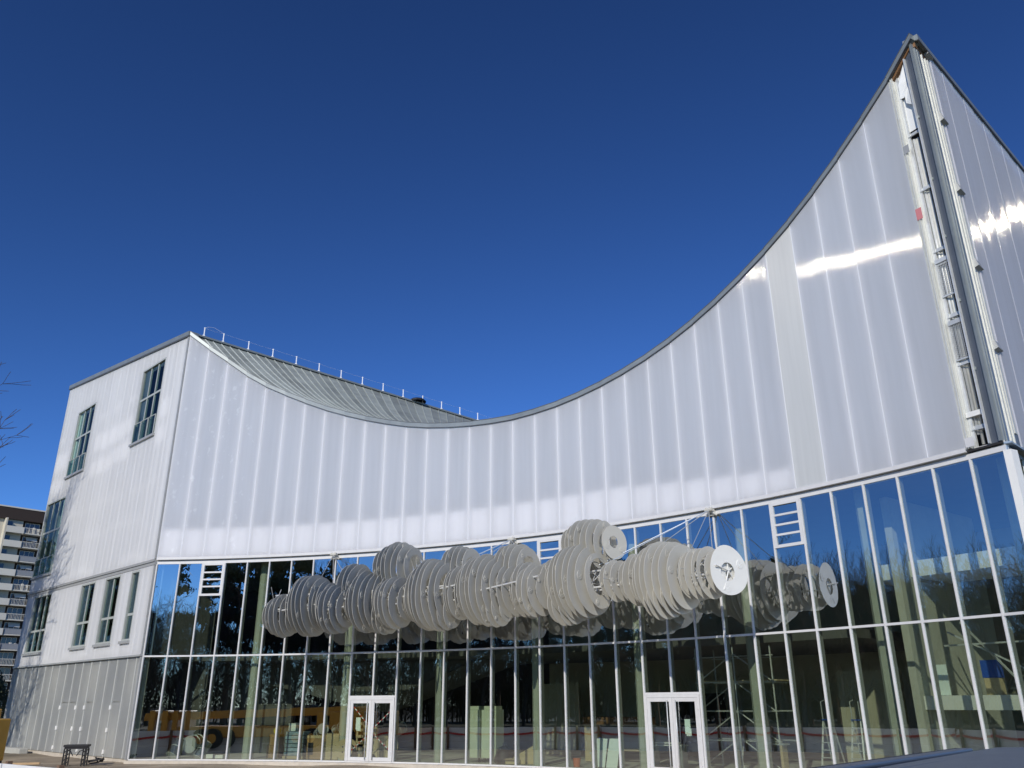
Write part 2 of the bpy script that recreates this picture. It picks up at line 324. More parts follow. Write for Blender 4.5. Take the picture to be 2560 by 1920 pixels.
LF = Frame(PT[0], (math.cos(R(135.7)), math.sin(R(135.7))), (-math.sin(R(135.7)), math.cos(R(135.7))))
L_LEN = 18.65
RF = Frame(PT[33], (math.cos(R(44.0)), math.sin(R(44.0))))

# ------------------------------------------------------------------ ground
FENCE = [Vector(q) for q in [(-27, 43), (-24, 37.5), (-21, 31.8), (-17.4, 27.2), (-14.9, 24.1), (-12.6, 22.3), (-10.5, 20.7), (-7.4, 18.4), (-4.2, 15.2), (-2.5, 11.5)]]
def fdist(x, y):
    p = Vector((x, y)); d = 1e9
    for a, b in zip(FENCE[:-1], FENCE[1:]):
        ab = b - a; t = max(0, min(1, (p - a).dot(ab) / ab.length_squared)); d = min(d, (p - a - ab * t).length)
    return d
def sst(a, b, x):
    t = max(0, min(1, (x - a) / (b - a))); return t * t * (3 - 2 * t)
def gz(x, y):
    r = math.hypot(x - 3, y - 4)
    z = -0.14 + 0.62 * (1 - sst(9.5, 17, r))
    z -= 0.85 * math.exp(-(fdist(x, y) / 1.6) ** 2)
    z += 0.05 * math.sin(x * 0.9 + 1.3) * math.sin(y * 0.7) * sst(5, 12, abs(r))
    return z
lines = [-900, -500, -300, -200, -140, -100, -75, -60, -50] + [-44 + 1.25 * k for k in range(64)] + [40, 46, 55, 70, 100, 160, 300, 500, 900]
ylines = [-900, -500, -300, -180, -120, -80, -55, -40, -28, -20, -14] + [-10 + 1.25 * k for k in range(56)] + [64, 72, 85, 110, 150, 220, 350, 600, 900]
mb = MB()
for y in ylines:
    for x in lines: mb.v.append(Vector((x, y, gz(x, y) if abs(x) < 60 and -30 < y < 75 else -0.14)))
nx = len(lines)
for j in range(len(ylines) - 1):
    for i in range(nx - 1): mb.f.append((j * nx + i, j * nx + i + 1, (j + 1) * nx + i + 1, (j + 1) * nx + i)); mb.mi.append(0)
g = mb.build('ground', 'ground', smooth=True); g['kind'] = 'structure'

# ------------------------------------------------------------------ the museum
B = thing('museum_building', 'white translucent museum with sweeping concave front, pointed corner and glass ground floors', 'building', (PT[16].x, PT[16].y, 0))

# --- ground-floor curtain wall
mb = MB()
for k in range(NB):
    fr = FR[k]; L_ = BL[k]
    mb.box(fr, 0, L_, -0.16, 0.035, Z_TOP, Z_TOP + 0.15)             # head
    mb.box(fr, 0, L_, -0.2, -0.02, Z_TOP + 0.153, Z_CL + 0.02)        # dark recess above the head
cw = mb.build('curtain_wall', 'alu', B)
mbp = MB()
for k in range(NB): mbp.box(FR[k], 0, BL[k], -0.16, 0.035, -0.02, 0.035)
mbp.build('sill', 'alu', cw); mbp = MB()
for k in range(NB): mbp.box(FR[k], -0.02, BL[k] + 0.02, -0.5, 0.34, -0.55, -0.025)
mbp.build('plinth', 'plinth', B)
DOORS = (9, 21)
VENTS = (2, 17, 26)
for i in range(NB + 1):
    fr = vertex_frame(i); door_mid = (i - 1) in DOORS
    z0 = 2.6 if door_mid else 0.036
    wd = 0.03
    if i == NB:
        MB().box(fr, -0.06, 0.16, -0.25, 0.06, 0.036, Z_TOP - 0.002).build('mullion', 'paint_white', cw)
        continue
    m_ = MB().box(fr, -wd, wd, -0.03, 0.045, z0, Z_TOP - 0.002)
    m_.box(fr, -0.022, 0.022, -0.24, -0.031, z0, Z_TOP - 0.002, mi=1)
    m_.box(fr, -0.008, 0.008, 0.0452, 0.056, z0, Z_TOP - 0.004)
    m_.build('mullion', ['alu', 'alu_grey'], cw)
for k in range(NB):
    MB().box(FR[k], wd + 0.001, BL[k] - wd - 0.001, -0.1, 0.038, Z_TR - 0.035, Z_TR + 0.035).build('transom', 'alu', cw)
def pane(fr, a0, a1, z0, z1, parent, mat='glass', o=0.0, tilt=0.0022, name='glass_pane'):
    d = [random.uniform(-tilt, tilt) for _ in range(4)]
    m_ = MB(); m_.quad(fr.p(a0, o + d[0], z0), fr.p(a1, o + d[1], z0), fr.p(a1, o + d[2], z1), fr.p(a0, o + d[3], z1))
    return m_.build(name, mat, parent, recalc=False)
for k in range(NB):
    fr = FR[k]; a0, a1 = wd - 0.005, BL[k] - wd + 0.005
    zb = 2.62 if k in DOORS or (k - 1) in DOORS else 0.03
    pane(fr, a0, a1, zb, Z_TR - 0.03, cw)
    zt = 7.17 if k in VENTS else Z_TOP + 0.01
    pane(fr, a0, a1, Z_TR + 0.03, zt, cw)
for k in VENTS:
    fr = FR[k]; a0, a1, z0, z1 = wd + 0.002, BAY - wd - 0.002, 7.17, Z_TOP - 0.004
    m_ = MB()
    m_.box(fr, a0, a0 + 0.09, -0.06, 0.05, z0, z1).box(fr, a1 - 0.09, a1, -0.06, 0.05, z0, z1)
    m_.box(fr, a0 + 0.091, a1 - 0.091, -0.06, 0.05, z0, z0 + 0.1).box(fr, a0 + 0.091, a1 - 0.091, -0.06, 0.05, z1 - 0.09, z1)
    v_ = m_.build('louvre_vent', 'alu', B)
    h0, h1 = z0 + 0.1, z1 - 0.09; st = (h1 - h0) / 4
    for j in range(4):
        if j: MB().box(fr, a0 + 0.092, a1 - 0.092, -0.05, 0.042, h0 + j * st - 0.035, h0 + j * st + 0.035).build('louvre_bar', 'alu', v_)
        pane(fr, a0 + 0.09, a1 - 0.09, h0 + j * st + 0.03 * (j > 0), h0 + (j + 1) * st - 0.03, v_, o=0.01, tilt=0.004, name='pane')
def glazed_door(k, notice_leaf):
    """two leaves spanning two bays"""
    A = PT[k]; Cc = PT[k + 2]; t = (Cc - A); L = t.length; fr = Frame(A, t)
    m_ = MB(); a0, a1 = 0.045, L - 0.045; zt = 2.56
    m_.box(fr, a0, a0 + 0.07, -0.1, 0.07, 0.04, zt).box(fr, a1 - 0.07, a1, -0.1, 0.07, 0.04, zt).box(fr, a0 + 0.071, a1 - 0.071, -0.1, 0.07, zt - 0.09, zt)
    m_.box(fr, 0.036, L - 0.036, -0.1, 0.045, zt + 0.003, zt + 0.085)
    d = m_.build('entrance_door', 'alu', B)
    lw = (a1 - a0 - 0.142) / 2
    for j in (0, 1):
        b0 = a0 + 0.071 + j * lw + 0.004; b1 = b0 + lw - 0.008; zt2 = zt - 0.094
        q = MB().box(fr, b0, b0 + 0.12, -0.02, 0.055, 0.045, zt2).box(fr, b1 - 0.12, b1, -0.02, 0.055, 0.045, zt2)
        q.box(fr, b0 + 0.121, b1 - 0.121, -0.02, 0.055, 0.045, 0.19).box(fr, b0 + 0.121, b1 - 0.121, -0.02, 0.055, zt2 - 0.13, zt2)
        q.build('door_leaf', 'alu', d)
        pane(fr, b0 + 0.118, b1 - 0.118, 0.188, zt2 - 0.128, d, o=0.02, name='pane')
        hx = b1 - 0.17 if j == 0 else b0 + 0.17
        h = MB().tube(fr.p(hx, 0.12, 0.1), fr.p(hx, 0.12, zt2 - 0.08), 0.019)
        for z in (0.12, 1.2, zt2 - 0.1): h.tube(fr.p(hx, 0.056, z), fr.p(hx, 0.12, z), 0.012)
        h.build('pull_handle', 'galv', d, smooth=True)
        for z in (0.35, 1.3, 2.15):
            hb = b0 - 0.008 if j == 0 else b1 + 0.008
            MB().tube(fr.p(hb, 0.075, z - 0.07), fr.p(hb, 0.075, z + 0.07), 0.017).build('hinge', 'alu', d)
        if j == notice_leaf:
            c = (b0 + b1) / 2 + (0.02 if j else -0.12)
            MB().box(fr, c - 0.10, c + 0.12, 0.012, 0.017, 1.28, 1.76).box(fr, c - 0.06, c + 0.14, 0.007, 0.011, 1.22, 1.45).build('notice', 'paper', d)
        if k == 9:
            q = MB(); n_ = 9
            for e0, e1 in (((b0 + 0.13, 2.2), (b1 - 0.13, 1.45)), ((b0 + 0.13, 0.45), (b1 - 0.13, 1.05))) if j == 0 else (((b1 - 0.13, 2.0), (b0 + 0.13, 1.35)), ((b1 - 0.13, 0.5), (b0 + 0.13, 1.1))):
                for s in range(n_):
                    f0, f1 = s / n_, (s + 1) / n_
                    p = fr.p(e0[0] + (e1[0] - e0[0]) * f0, 0.005, e0[1] + (e1[1] - e0[1]) * f0); r_ = fr.p(e0[0] + (e1[0] - e0[0]) * f1, 0.005, e0[1] + (e1[1] - e0[1]) * f1)
                    q.bar(p, r_, 0.004, 0.045, mi=s % 2)
            q.build('barrier_tape', ['tape_red', 'tape_white'], d)
    return d
glazed_door(9, 0); glazed_door(21, 1)

# --- translucent front
mb = MB()
for k in range(NB - 1):
    fr = FR[k]
    mb.box(fr, -0.004, BAY + 0.004, -0.02, 0.17, Z_CL - 0.09, Z_CL - 0.055)      # drip ledge
    mb.box(fr, -0.004, BAY + 0.004, 0.135, 0.171, Z_CL - 0.054, Z_CL + 0.03)
    mb.box(fr, -0.02, BAY + 0.02, -0.42, -0.34, Z_CL - 0.05, ZE[k] - 0.05, mi=1, z1b=ZE[k + 1] - 0.05)     # insulated wall behind
fc = mb.build('front_cladding', ['alu', 'backing'], B)
for k in range(NB - 1):
    fr = FR[k]; z0 = Z_CL + 0.033
    mat = 'poly_film' if k == 27 else 'poly_flecked' if k < 4 else 'poly'
    m_ = MB().sheet(fr, 0.004, BAY - 0.004, 0.085, 0.125, z0, ZE[k] + 0.02, z1b=ZE[k + 1] + 0.02)
    m_.build('cladding_panel', mat, fc)
    MB().box(fr, -0.007, 0.007, 0.0852, 0.135, z0 + 0.001, ZE[k] + 0.015).build('joint_cover', 'seam', fc)
    # what shows through the sheet: packing strips behind the joints and white boards along the foot
    q = MB().box(fr, -0.085, 0.085, -0.1, 0.05, Z_CL, ZE[k] - 0.1)
    q.build('joint_strip', 'insul_and_glare', fc)
    if k < 27:
        ht = 1.35 if k < 20 else 1.35 - (k - 20) * 0.1
        MB().box(fr, 0.14, BAY - 0.14, -0.06, 0.0, Z_CL + 0.05, Z_CL + 0.05 + ht).build('insulation_or_glare_pad', 'insul_and_glare', fc, bevel=0.05)

# --- roof: saddle of zinc sheets behind the sweeping edge
def ridge(t): return Vector((-17.25 + 0.793 * t, 41.1 + 0.609 * t, 21.13 - 0.062 * t))
TI = [(0, 2.6), (3, 7.4), (9, 10.3), (16.3, 13.1), (20, 14.6), (26, 17.0)]
def lerp_tab(tab, x):
    for (a, b), (c, d) in zip(tab[:-1], tab[1:]):
        if x <= c: return b + (d - b) * (x - a) / (c - a)
    return tab[-1][1]
def fedge(s, o=0.0, dz=0.0):
    k = max(0, min(int(s), NB - 1)); f = s - k
    return pos(s, o, ZE[k] + (ZE[k + 1] - ZE[k]) * f + dz)
def roofline(t, i, n=8):
    a = ridge(t); b = fedge(i, -0.1, 0.12)
    return [a.lerp(b, j / n) - Vector((0, 0, 0.55 * math.sin(math.pi * j / n) * min(1, (a - b).length / 9))) for j in range(n + 1)]
mb = MB()
for k in range(14, NB):          # far half of the roof, falling away behind the edge
    a0, a1 = fedge(k, -0.1, 0.12), fedge(k + 1, -0.1, 0.12); dn = Vector((0, 0, 1.6))
    b0, b1 = (pos(k, -9, ZE[k]) - dn, pos(k + 1, -9, ZE[k + 1]) - dn) if k < 24 else (a0 + RF.t * 9 + RF.n * -1.5 - dn, a1 + RF.t * 9 + RF.n * -1.5 - dn)
    mb.quad(a0, a1, b1, b0)
far = LF.p(L_LEN, -0.2, 22.85)
mb.add([ridge(0), ridge(26), far], [(0, 1, 2)])
roof = mb.build('roof', 'zinc', B, recalc=False)
corner = fedge(0, -0.1, 0.12)
NSH = 44; tl = [0.0]; il = [0.0]
pairs = [(0.0, 0.0), (0.0, 0.9), (0.0, 1.8)] + [(26 * (j / NSH) ** 1.12, lerp_tab(TI, 26 * (j / NSH) ** 1.12)) for j in range(NSH + 1)]
for (t0, i0), (t1, i1) in zip(pairs[:-1], pairs[1:]):
    P0 = roofline(t0, i0); P1 = roofline(t1, i1); m_ = MB()
    m_.v = P0 + P1; n_ = len(P0)
    for j in range(n_ - 1): m_.f.append((j, j + 1, n_ + j + 1, n_ + j)); m_.mi.append(0)
    up = Vector((0, 0, 0.055))
    for j in range(n_ - 1):
        d = (P1[j] - P0[j]); d = d.normalized() * 0.035 if d.length > 1e-4 else Vector((0.03, 0.02, 0))
        d2 = (P1[j + 1] - P0[j + 1]); d2 = d2.normalized() * 0.035 if d2.length > 1e-4 else d
        m_.hexa([P0[j], P0[j] + d, P0[j + 1] + d2, P0[j + 1], P0[j] + up, P0[j] + d + up, P0[j + 1] + d2 + up, P0[j + 1] + up], mi=1)
    m_.build('roof_sheet', ['zinc', 'zinc_seam'], roof, recalc=False)
for k in range(NB):
    fr = FR[k]; e1 = 0.0 if k < NB - 1 else 0.06
    m_ = MB().box(fr, -0.012, BL[k] + 0.012 + e1, -0.30, 0.19, ZE[k] + 0.021, ZE[k] + 0.215, z0b=ZE[k + 1] + 0.021, z1b=ZE[k + 1] + 0.215)
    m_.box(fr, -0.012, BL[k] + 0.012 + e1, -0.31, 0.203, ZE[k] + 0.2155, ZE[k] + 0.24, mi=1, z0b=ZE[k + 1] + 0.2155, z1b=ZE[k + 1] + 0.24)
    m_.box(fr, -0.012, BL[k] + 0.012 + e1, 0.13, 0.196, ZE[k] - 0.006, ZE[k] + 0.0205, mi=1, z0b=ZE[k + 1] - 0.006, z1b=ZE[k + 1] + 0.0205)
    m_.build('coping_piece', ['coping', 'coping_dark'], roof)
# ridge capping, guard posts and wire
m_ = MB(); m_.bar(ridge(0) + Vector((0, 0, 0.06)), ridge(26) + Vector((0, 0, 0.06)), 0.25, 0.10)
rc = m_.build('ridge_capping', 'coping', roof)
wire = MB(); pts = []
gr_ts = [0.35, 1.42] + [1.42 + 1.45 * k for k in range(1, 16)]
for t in gr_ts: pts.append(ridge(t) + Vector((0, 0, 0.12 + 0.50)))
for a, b in zip(pts[:-1], pts[1:]):
    mid = (a + b) / 2 - Vector((0, 0, 0.02)); wire.path([a, mid, b], 0.004, n=4)
wire.path([pts[0], pts[0] + Vector((0.15, 0.1, 0.12)), pts[0] + Vector((0.4, 0.3, 0.16)), pts[1] + Vector((-0.15, -0.1, 0.1)), pts[1]], 0.006, n=5)
wr = wire.build('guard_wire', 'post_white', B)
for t in gr_ts:
    p = ridge(t) + Vector((0, 0, 0.1))
    q = MB().tube(p, p + Vector((0, 0, 0.54)), 0.03, n=6).tube(p, p + Vector((0, 0, 0.08)), 0.09, n=8).tube(p + Vector((0, 0, 0.49)), p + Vector((0, 0, 0.55)), 0.045, n=6)
    q.build('guard_post', 'post_white', wr, smooth=False)
p = ridge(14.1)
q = MB()
for j, (rr, zz) in enumerate(((0.55, 0.0), (0.55, 0.06), (0.42, 0.17), (0.2, 0.24))):
    for k in range(12):
        a = 2 * math.pi * k / 12; q.v.append(p + Vector((rr * math.cos(a), rr * math.sin(a), 0.12 + zz)))
for j in range(3):
    for k in range(12): q.f.append((j * 12 + k, j * 12 + (k + 1) % 12, (j + 1) * 12 + (k + 1) % 12, (j + 1) * 12 + k)); q.mi.append(0)
q.f.append(tuple(36 + k for k in range(12))); q.mi.append(0)
q.build('roof_vent', 'black', roof, smooth=False)

# --- side wall on the left: sheets, windows, perforated metal foot
def z_left(a): return 20.95 + (22.88 - 20.95) * a / L_LEN
WIN = [('tall', 2.66, 5.70, 16.0, 20.5, 3, (18.6, 17.15)), ('tall', 12.80, 15.85, 16.0, 20.42, 3, (18.55, 17.07)), ('tall', 15.12, 18.55, 9.9, 14.7, 3, (12.7, 11.0)),
       ('low', 14.2, 17.3, 5.23, 8.62, 3, (6.5,)), ('low', 7.4, 9.46, 5.23, 8.62, 2, (6.5,)), ('low', 4.0, 6.0, 5.23, 8.62, 2, (6.5,)), ('low', 1.65, 2.65, 5.23, 8.62, 1, (6.5,))]
def cut_panel(fr, a0, a1, zlo, zhi0, zhi1, o0, o1, wins):
    xs = sorted({a0, a1} | {x for w_ in wins for x in (w_[1], w_[2]) if a0 < x < a1})
    out_ = []
    for x0, x1 in zip(xs[:-1], xs[1:]):
        zs = sorted([(w_[3], w_[4]) for w_ in wins if w_[1] < (x0 + x1) / 2 < w_[2] and w_[4] > zlo and w_[3] < max(zhi0, zhi1)])
        f = lambda x: zhi0 + (zhi1 - zhi0) * (x - a0) / (a1 - a0)
        z = zlo
        for (b, t) in zs:
            if b > z: out_.append(MB().sheet(fr, x0, x1, o0, o1, z, b))
            z = max(z, t)
        if z < f((x0 + x1) / 2): out_.append(MB().sheet(fr, x0, x1, o0, o1, z, f(x0), z1b=f(x1)))
    return out_
mb = MB()
mb.box(LF, 0.0, L_LEN, -0.02, 0.2, 8.84, 8.96).box(LF, 0.0, L_LEN, -0.02, 0.15, 8.68, 8.8395)     # ledge
mb.box(LF, 0.0, L_LEN, -0.05, 0.19, 4.44, 4.52)
mb.box(LF, -0.04, 0.09, 0.02, 0.16, 8.97, 20.9).box(LF, 0.02, 0.10, 0.0, 0.13, 0.0, 8.66)              # corner profile
sc_ = mb.build('side_cladding', 'alu_grey', B)
for bk in cut_panel(LF, 0.1, L_LEN - 0.02, 4.5, 20.6, 22.5, -0.40, -0.33, WIN): bk.build('insulated_wall', 'backing', sc_)
nP = 16; pw = L_LEN / nP
for j in range(nP):
    a0, a1 = j * pw + 0.1 * (j == 0), (j + 1) * pw
    for z0, zh0, zh1 in ((4.523, 8.677, 8.677), (8.963, z_left(a0), z_left(a1))):
        m_ = cut_panel(LF, a0 + 0.004, a1 - 0.004, z0, zh0, zh1, 0.085, 0.125, WIN)
        for q in m_: q.build('cladding_panel', 'poly_side', sc_)
    for aa in (a1, a1 - pw / 2):
        if aa < 0.3 or aa > L_LEN - 0.1: continue
        for zlo, zhi in ((8.98, z_left(aa) - 0.2), (4.6, 8.6)):
            zs = [zlo] + [z for w_ in WIN if w_[1] - 0.16 < aa < w_[2] + 0.16 and zlo < w_[4] < zhi + 0.3 for z in (w_[3] - 0.1, w_[4] + 0.1)] + [zhi]
            for b_, t_2 in zip(zs[::2], zs[1::2]):
                if t_2 - b_ > 0.3: MB().box(LF, aa - 0.13, aa + 0.13, -0.12, -0.04, b_, t_2).build('joint_strip', 'insul_and_glare', sc_)
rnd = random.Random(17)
for zz, hh, cover in ((9.2, 0.35, 0.8), (11.3, 0.16, 0.7), (13.1, 0.16, 0.7), (15.3, 1.1, 1.0), (16.8, 1.2, 1.0), (18.9, 0.25, 0.5), (5.7, 0.14, 0.8), (4.6, 0.3, 1.0)):  # white pads; the tallest rows stand in for the wall's rippled glare band
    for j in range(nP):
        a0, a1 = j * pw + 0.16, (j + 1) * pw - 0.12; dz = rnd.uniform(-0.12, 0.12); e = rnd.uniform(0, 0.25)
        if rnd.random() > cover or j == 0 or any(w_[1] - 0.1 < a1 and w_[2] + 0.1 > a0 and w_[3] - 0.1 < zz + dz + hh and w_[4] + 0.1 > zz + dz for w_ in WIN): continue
        MB().box(LF, a0 + e * 0.4, a1 - e * 0.3, -0.13, -0.05, zz + dz, zz + dz + hh * (1 - e)).build('insulation_or_glare_pad', 'insul_and_glare', sc_)
# left coping
m_ = MB().box(LF, -0.05, L_LEN + 0.06, -0.35, 0.2, z_left(0) + 0.01, z_left(0) + 0.25, z0b=z_left(L_LEN) + 0.01, z1b=z_left(L_LEN) + 0.25)
m_.build('side_coping', 'coping', roof)
MB().box(LF, -0.05, L_LEN + 0.06, 0.12, 0.205, z_left(0) - 0.07, z_left(0) + 0.009, z0b=z_left(L_LEN) - 0.07, z1b=z_left(L_LEN) + 0.009).build('coping_dark_trim', 'coping_dark', roof)  # strip in a darker tone under the side coping
q = MB().box(LF, L_LEN - 0.02, L_LEN + 0.02, -6, 0.12, -0.2, 22.8); q.build('end_wall', 'concrete', B)
for (kind, a0, a1, z0, z1, nc, trs) in WIN:
    m_ = MB(); f_ = 0.09; o0, o1 = -0.03, 0.05
    m_.box(LF, a0, a0 + f_, o0, 0.128, z0, z1).box(LF, a1 - f_, a1, o0, 0.128, z0, z1)
    m_.box(LF, a0 + f_ + 0.001, a1 - f_ - 0.001, o0, 0.128, z1 - f_, z1).box(LF, a0 + f_ + 0.001, a1 - f_ - 0.001, o0, 0.128, z0, z0 + f_)
    cwid = (a1 - a0 - 2 * f_) / nc
    for c in range(1, nc): m_.box(LF, a0 + f_ + c * cwid - 0.045, a0 + f_ + c * cwid + 0.045, o0, 0.07, z0 + f_ + 0.001, z1 - f_ - 0.001)
    for zt in trs[:1]:
        for c in range(nc): m_.box(LF, a0 + f_ + c * cwid + 0.046, a0 + f_ + (c + 1) * cwid - 0.046, o0, 0.065, zt - 0.06, zt + 0.06)
    wn = m_.build('window', 'win_frame', B)
    zz = [z0 + f_] + list(trs[:1]) + [z1 - f_]
    for c in range(nc):
        for b, t in zip(zz[:-1], zz[1:]): pane(LF, a0 + f_ + c * cwid + 0.03, a0 + f_ + (c + 1) * cwid - 0.03, b + 0.03, t - 0.03, wn, 'glass_side', o=0.045, name='pane', tilt=0.004)
    MB().box(LF, a0 - 0.06, a1 + 0.06, 0.02, 0.24, z0 - 0.13, z0 - 0.002).build('sill', 'alu_grey', wn)
    if kind == 'tall':
        zr = trs[1]; q = MB()
        for c in range(nc):
            b0, b1 = a0 + 0.1 + c * cwid, a0 + 0.1 + (c + 1) * cwid - 0.05
            q.box(LF, b0, b1, 0.15, 0.19, zr - 0.045, zr).box(LF, b0, b0 + 0.04, 0.15, 0.19, z0 + 0.03, zr - 0.046).box(LF, b1 - 0.04, b1, 0.15, 0.19, z0 + 0.03, zr - 0.046)
        q.build('railing', 'win_frame', wn)
        for c in range(nc):
            b0, b1 = a0 + 0.14 + c * cwid, a0 + 0.1 + (c + 1) * cwid - 0.09
            pane(LF, b0, b1, z0 + 0.06, zr - 0.05, wn, 'glass_side', o=0.17, name='railing_pane', tilt=0.002)
# perforated metal foot
ADOOR = [(7.29, 8.42), (8.42, 9.55), (5.09, 6.22), (1.72, 2.73)]
seams = [0.10, 0.57, 1.62, 2.79, 3.9, 5.0, 6.12, 7.27, 8.42, 9.57, 10.72, 11.87, 13.0, 14.13, 15.3, 16.45, 17.6, L_LEN]
def uvquad_box(m_, fr, a0, a1, o0, o1, z0, z1): m_.box(fr, a0, a1, o0, o1, z0, z1)
def perf_obj(name, a0, a1, z0, z1, o, parent):
    me = bpy.data.meshes.new(name); org = ORG[B.name]
    c = [LF.p(a0, o, z0), LF.p(a1, o, z0), LF.p(a1, o, z1), LF.p(a0, o, z1)]
    e = [LF.p(a0, o - 0.04, z0), LF.p(a1, o - 0.04, z0), LF.p(a1, o - 0.04, z1), LF.p(a0, o - 0.04, z1)]
    me.from_pydata([tuple(v - org) for v in c + e], [], [(0, 1, 2, 3), (0, 4, 5, 1), (1, 5, 6, 2), (2, 6, 7, 3), (3, 7, 4, 0)])
    uv = me.uv_layers.new(name='UVMap'); co = [(a0, z0), (a1, z0), (a1, z1), (a0, z1)] * 2
    for lp in me.loops: uv.data[lp.index].uv = co[lp.vertex_index]
    me.materials.append(M['perf']); o_ = bpy.data.objects.new(name, me); COL.objects.link(o_); o_.parent = parent; ORG[o_.name] = org
    return o_
mb = MB().box(LF, 0.1, L_LEN, -0.35, -0.12, 0.0, 4.43); pf = mb.build('side_base', 'concrete', B)
mb = MB().box(LF, 0.0, L_LEN + 0.3, -0.6, -0.0, -0.6, 0.0); mb.build('side_footing', 'plinth', B)
for a0, a1 in zip(seams[:-1], seams[1:]):
    mid = (a0 + a1) / 2; dr = next((d for d in ADOOR if d[0] - 0.05 < mid < d[1] + 0.05), None)
    if dr:
        perf_obj('perforated_panel', a0 + 0.02, a1 - 0.02, 2.47, 4.43, 0.06, pf)
        dd = perf_obj('access_door', a0 + 0.02, a1 - 0.02, 0.04, 2.43, 0.062, B)
        if not (8.4 < mid < 8.45):
            ax = a1 - 0.02 if mid > 8.4 or mid < 7 else a0 + 0.02
            for z in (0.25, 1.2, 2.2): MB().box(LF, ax - 0.05, ax + 0.05, 0.06, 0.11, z - 0.09, z + 0.09).tube(LF.p(ax, 0.115, z - 0.1), LF.p(ax, 0.115, z + 0.1), 0.03).build('hinge', 'paint_white', dd)
    else: perf_obj('perforated_panel', a0 + 0.02, a1 - 0.02, 0.04, 4.43, 0.06, pf)
for a in seams[:-1]: MB().box(LF, a - 0.022, a + 0.022, 0.0, 0.085, 0.03, 4.435).build('cover_strip', 'profile', pf)

# --- the open corner at the tip, its cladding still missing
fr = FR[32]; LW = BL[32]
def tip_z(a): return ZE[32] + (ZE[33] - ZE[32]) * a / LW
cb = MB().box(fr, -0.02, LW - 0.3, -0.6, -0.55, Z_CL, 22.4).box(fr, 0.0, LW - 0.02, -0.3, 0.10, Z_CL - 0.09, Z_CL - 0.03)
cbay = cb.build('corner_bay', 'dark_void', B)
q = MB()
for j, (b, wdt, oo) in enumerate(((0.012, 0.03, 0.13), (0.05, 0.02, 0.115), (0.078, 0.035, 0.135), (0.122, 0.02, 0.10))): q.box(fr, b, b + wdt, -0.04, oo, Z_CL, tip_z(b) - 0.02)
q.build('jamb_profile', 'profile', cbay)
MB().box(fr, 0.146, 0.26, -0.12, -0.04, Z_CL, tip_z(0.15) - 0.05).build('upright_channel', 'galv', cbay)
MB().tube(fr.p(0.30, -0.16, Z_CL + 0.4), fr.p(0.30, -0.16, 19.6), 0.045, n=10).build('conduit', 'galv', cbay, smooth=True)
MB().tube(fr.p(0.37, -0.2, Z_CL + 0.1), fr.p(0.37, -0.2, 19.6), 0.05, n=10).build('conduit', 'profile', cbay, smooth=True)
MB().tube(fr.p(0.44, -0.18, Z_CL + 0.5), fr.p(0.44, -0.18, 19.6), 0.03, n=8).build('conduit', 'galv', cbay, smooth=True)
MB().box(fr, 0.50, 0.54, -0.3, -0.25, 13.0, 19.5).build('conduit', 'wood_dark', cbay)
# folded membrane at the top
m_ = MB().box(fr, 0.15, 0.62, -0.13, -0.105, 19.9, 22.2, z1b=22.6); m_.build('white_board', 'white_sheet', cbay)
m_ = MB(); zz = [21.2, 21.6, 22.0, 22.45]
for i_, (a, o_, z) in enumerate(((0.22, -0.02, 21.25), (0.60, 0.0, 21.15), (0.30, 0.06, 21.75), (0.60, -0.04, 21.8), (0.42, -0.03, 22.25), (0.62, 0.02, 22.5))): m_.v.append(fr.p(a, o_, z))
m_.f = [(0, 1, 3, 2), (2, 3, 5, 4)]; m_.mi = [0, 0]; m_.build('loose_membrane', 'white_sheet', cbay, recalc=False)
m_ = MB(); m_.v = [fr.p(0.40, 0.0, 20.95), fr.p(0.60, 0.03, 20.75), fr.p(0.46, 0.10, 21.3), fr.p(0.60, 0.05, 21.45)]; m_.f = [(0, 1, 3, 2)]; m_.mi = [0]; m_.build('loose_membrane', 'white_sheet', cbay, recalc=False)
MB().box(fr, 0.14, LW - 0.1, -0.28, 0.06, tip_z(0.14) - 0.14, tip_z(0.14) - 0.02, z0b=tip_z(LW - 0.1) - 0.14, z1b=tip_z(LW - 0.1) - 0.02).build('timber_plate', 'wood_dark', cbay)
for z in (19.72, 17.6, 15.35, 14.9, 13.1, 11.55, 9.55): MB().box(fr, 0.15, 0.66, -0.12, -0.07, z, z + 0.09).box(fr, 0.2, 0.66, -0.06, -0.02, z - 0.05, z - 0.02).build('cross_bracket', 'galv', cbay)
MB().box(fr, 0.15, 0.62, -0.07, 0.02, 9.9, 10.05).build('cross_bracket', 'paint_white', cbay)
MB().box(fr, 0.05, 0.24, 0.136, 0.142, 19.05, 19.35).build('tape_patch', 'alu_grey', cbay)
MB().box(fr, 0.02, 0.22, 0.137, 0.143, 16.55, 16.95).build('tape_patch', 'pink_tape', cbay)
MB().box(fr, 0.03, 0.30, 0.137, 0.15, Z_CL + 0.03, Z_CL + 0.3).build('tape_patch', 'alu', cbay)
for z0 in (13.75, 12.0 - 0.35):
    z1 = z0 + 1.15; q = MB()
    q.box(fr, 0.2, 0.66, -0.05, 0.0, z0, z0 + 0.05).box(fr, 0.2, 0.66, -0.06, 0.02, z1, z1 + 0.14).box(fr, 0.2, 0.225, -0.03, 0.0, z0 + 0.051, z1 - 0.001).box(fr, 0.63, 0.66, -0.03, 0.0, z0 + 0.051, z1 - 0.001)
    for j in range(8): q.box(fr, 0.245 + j * 0.05, 0.255 + j * 0.05, -0.012, -0.002, z0 + 0.051, z1 - 0.001)
    for j in range(16): q.box(fr, 0.226, 0.629, -0.022, -0.0125, z0 + 0.09 + j * 0.066, z0 + 0.098 + j * 0.066)
    q.build('mesh_cage', 'galv', cbay)
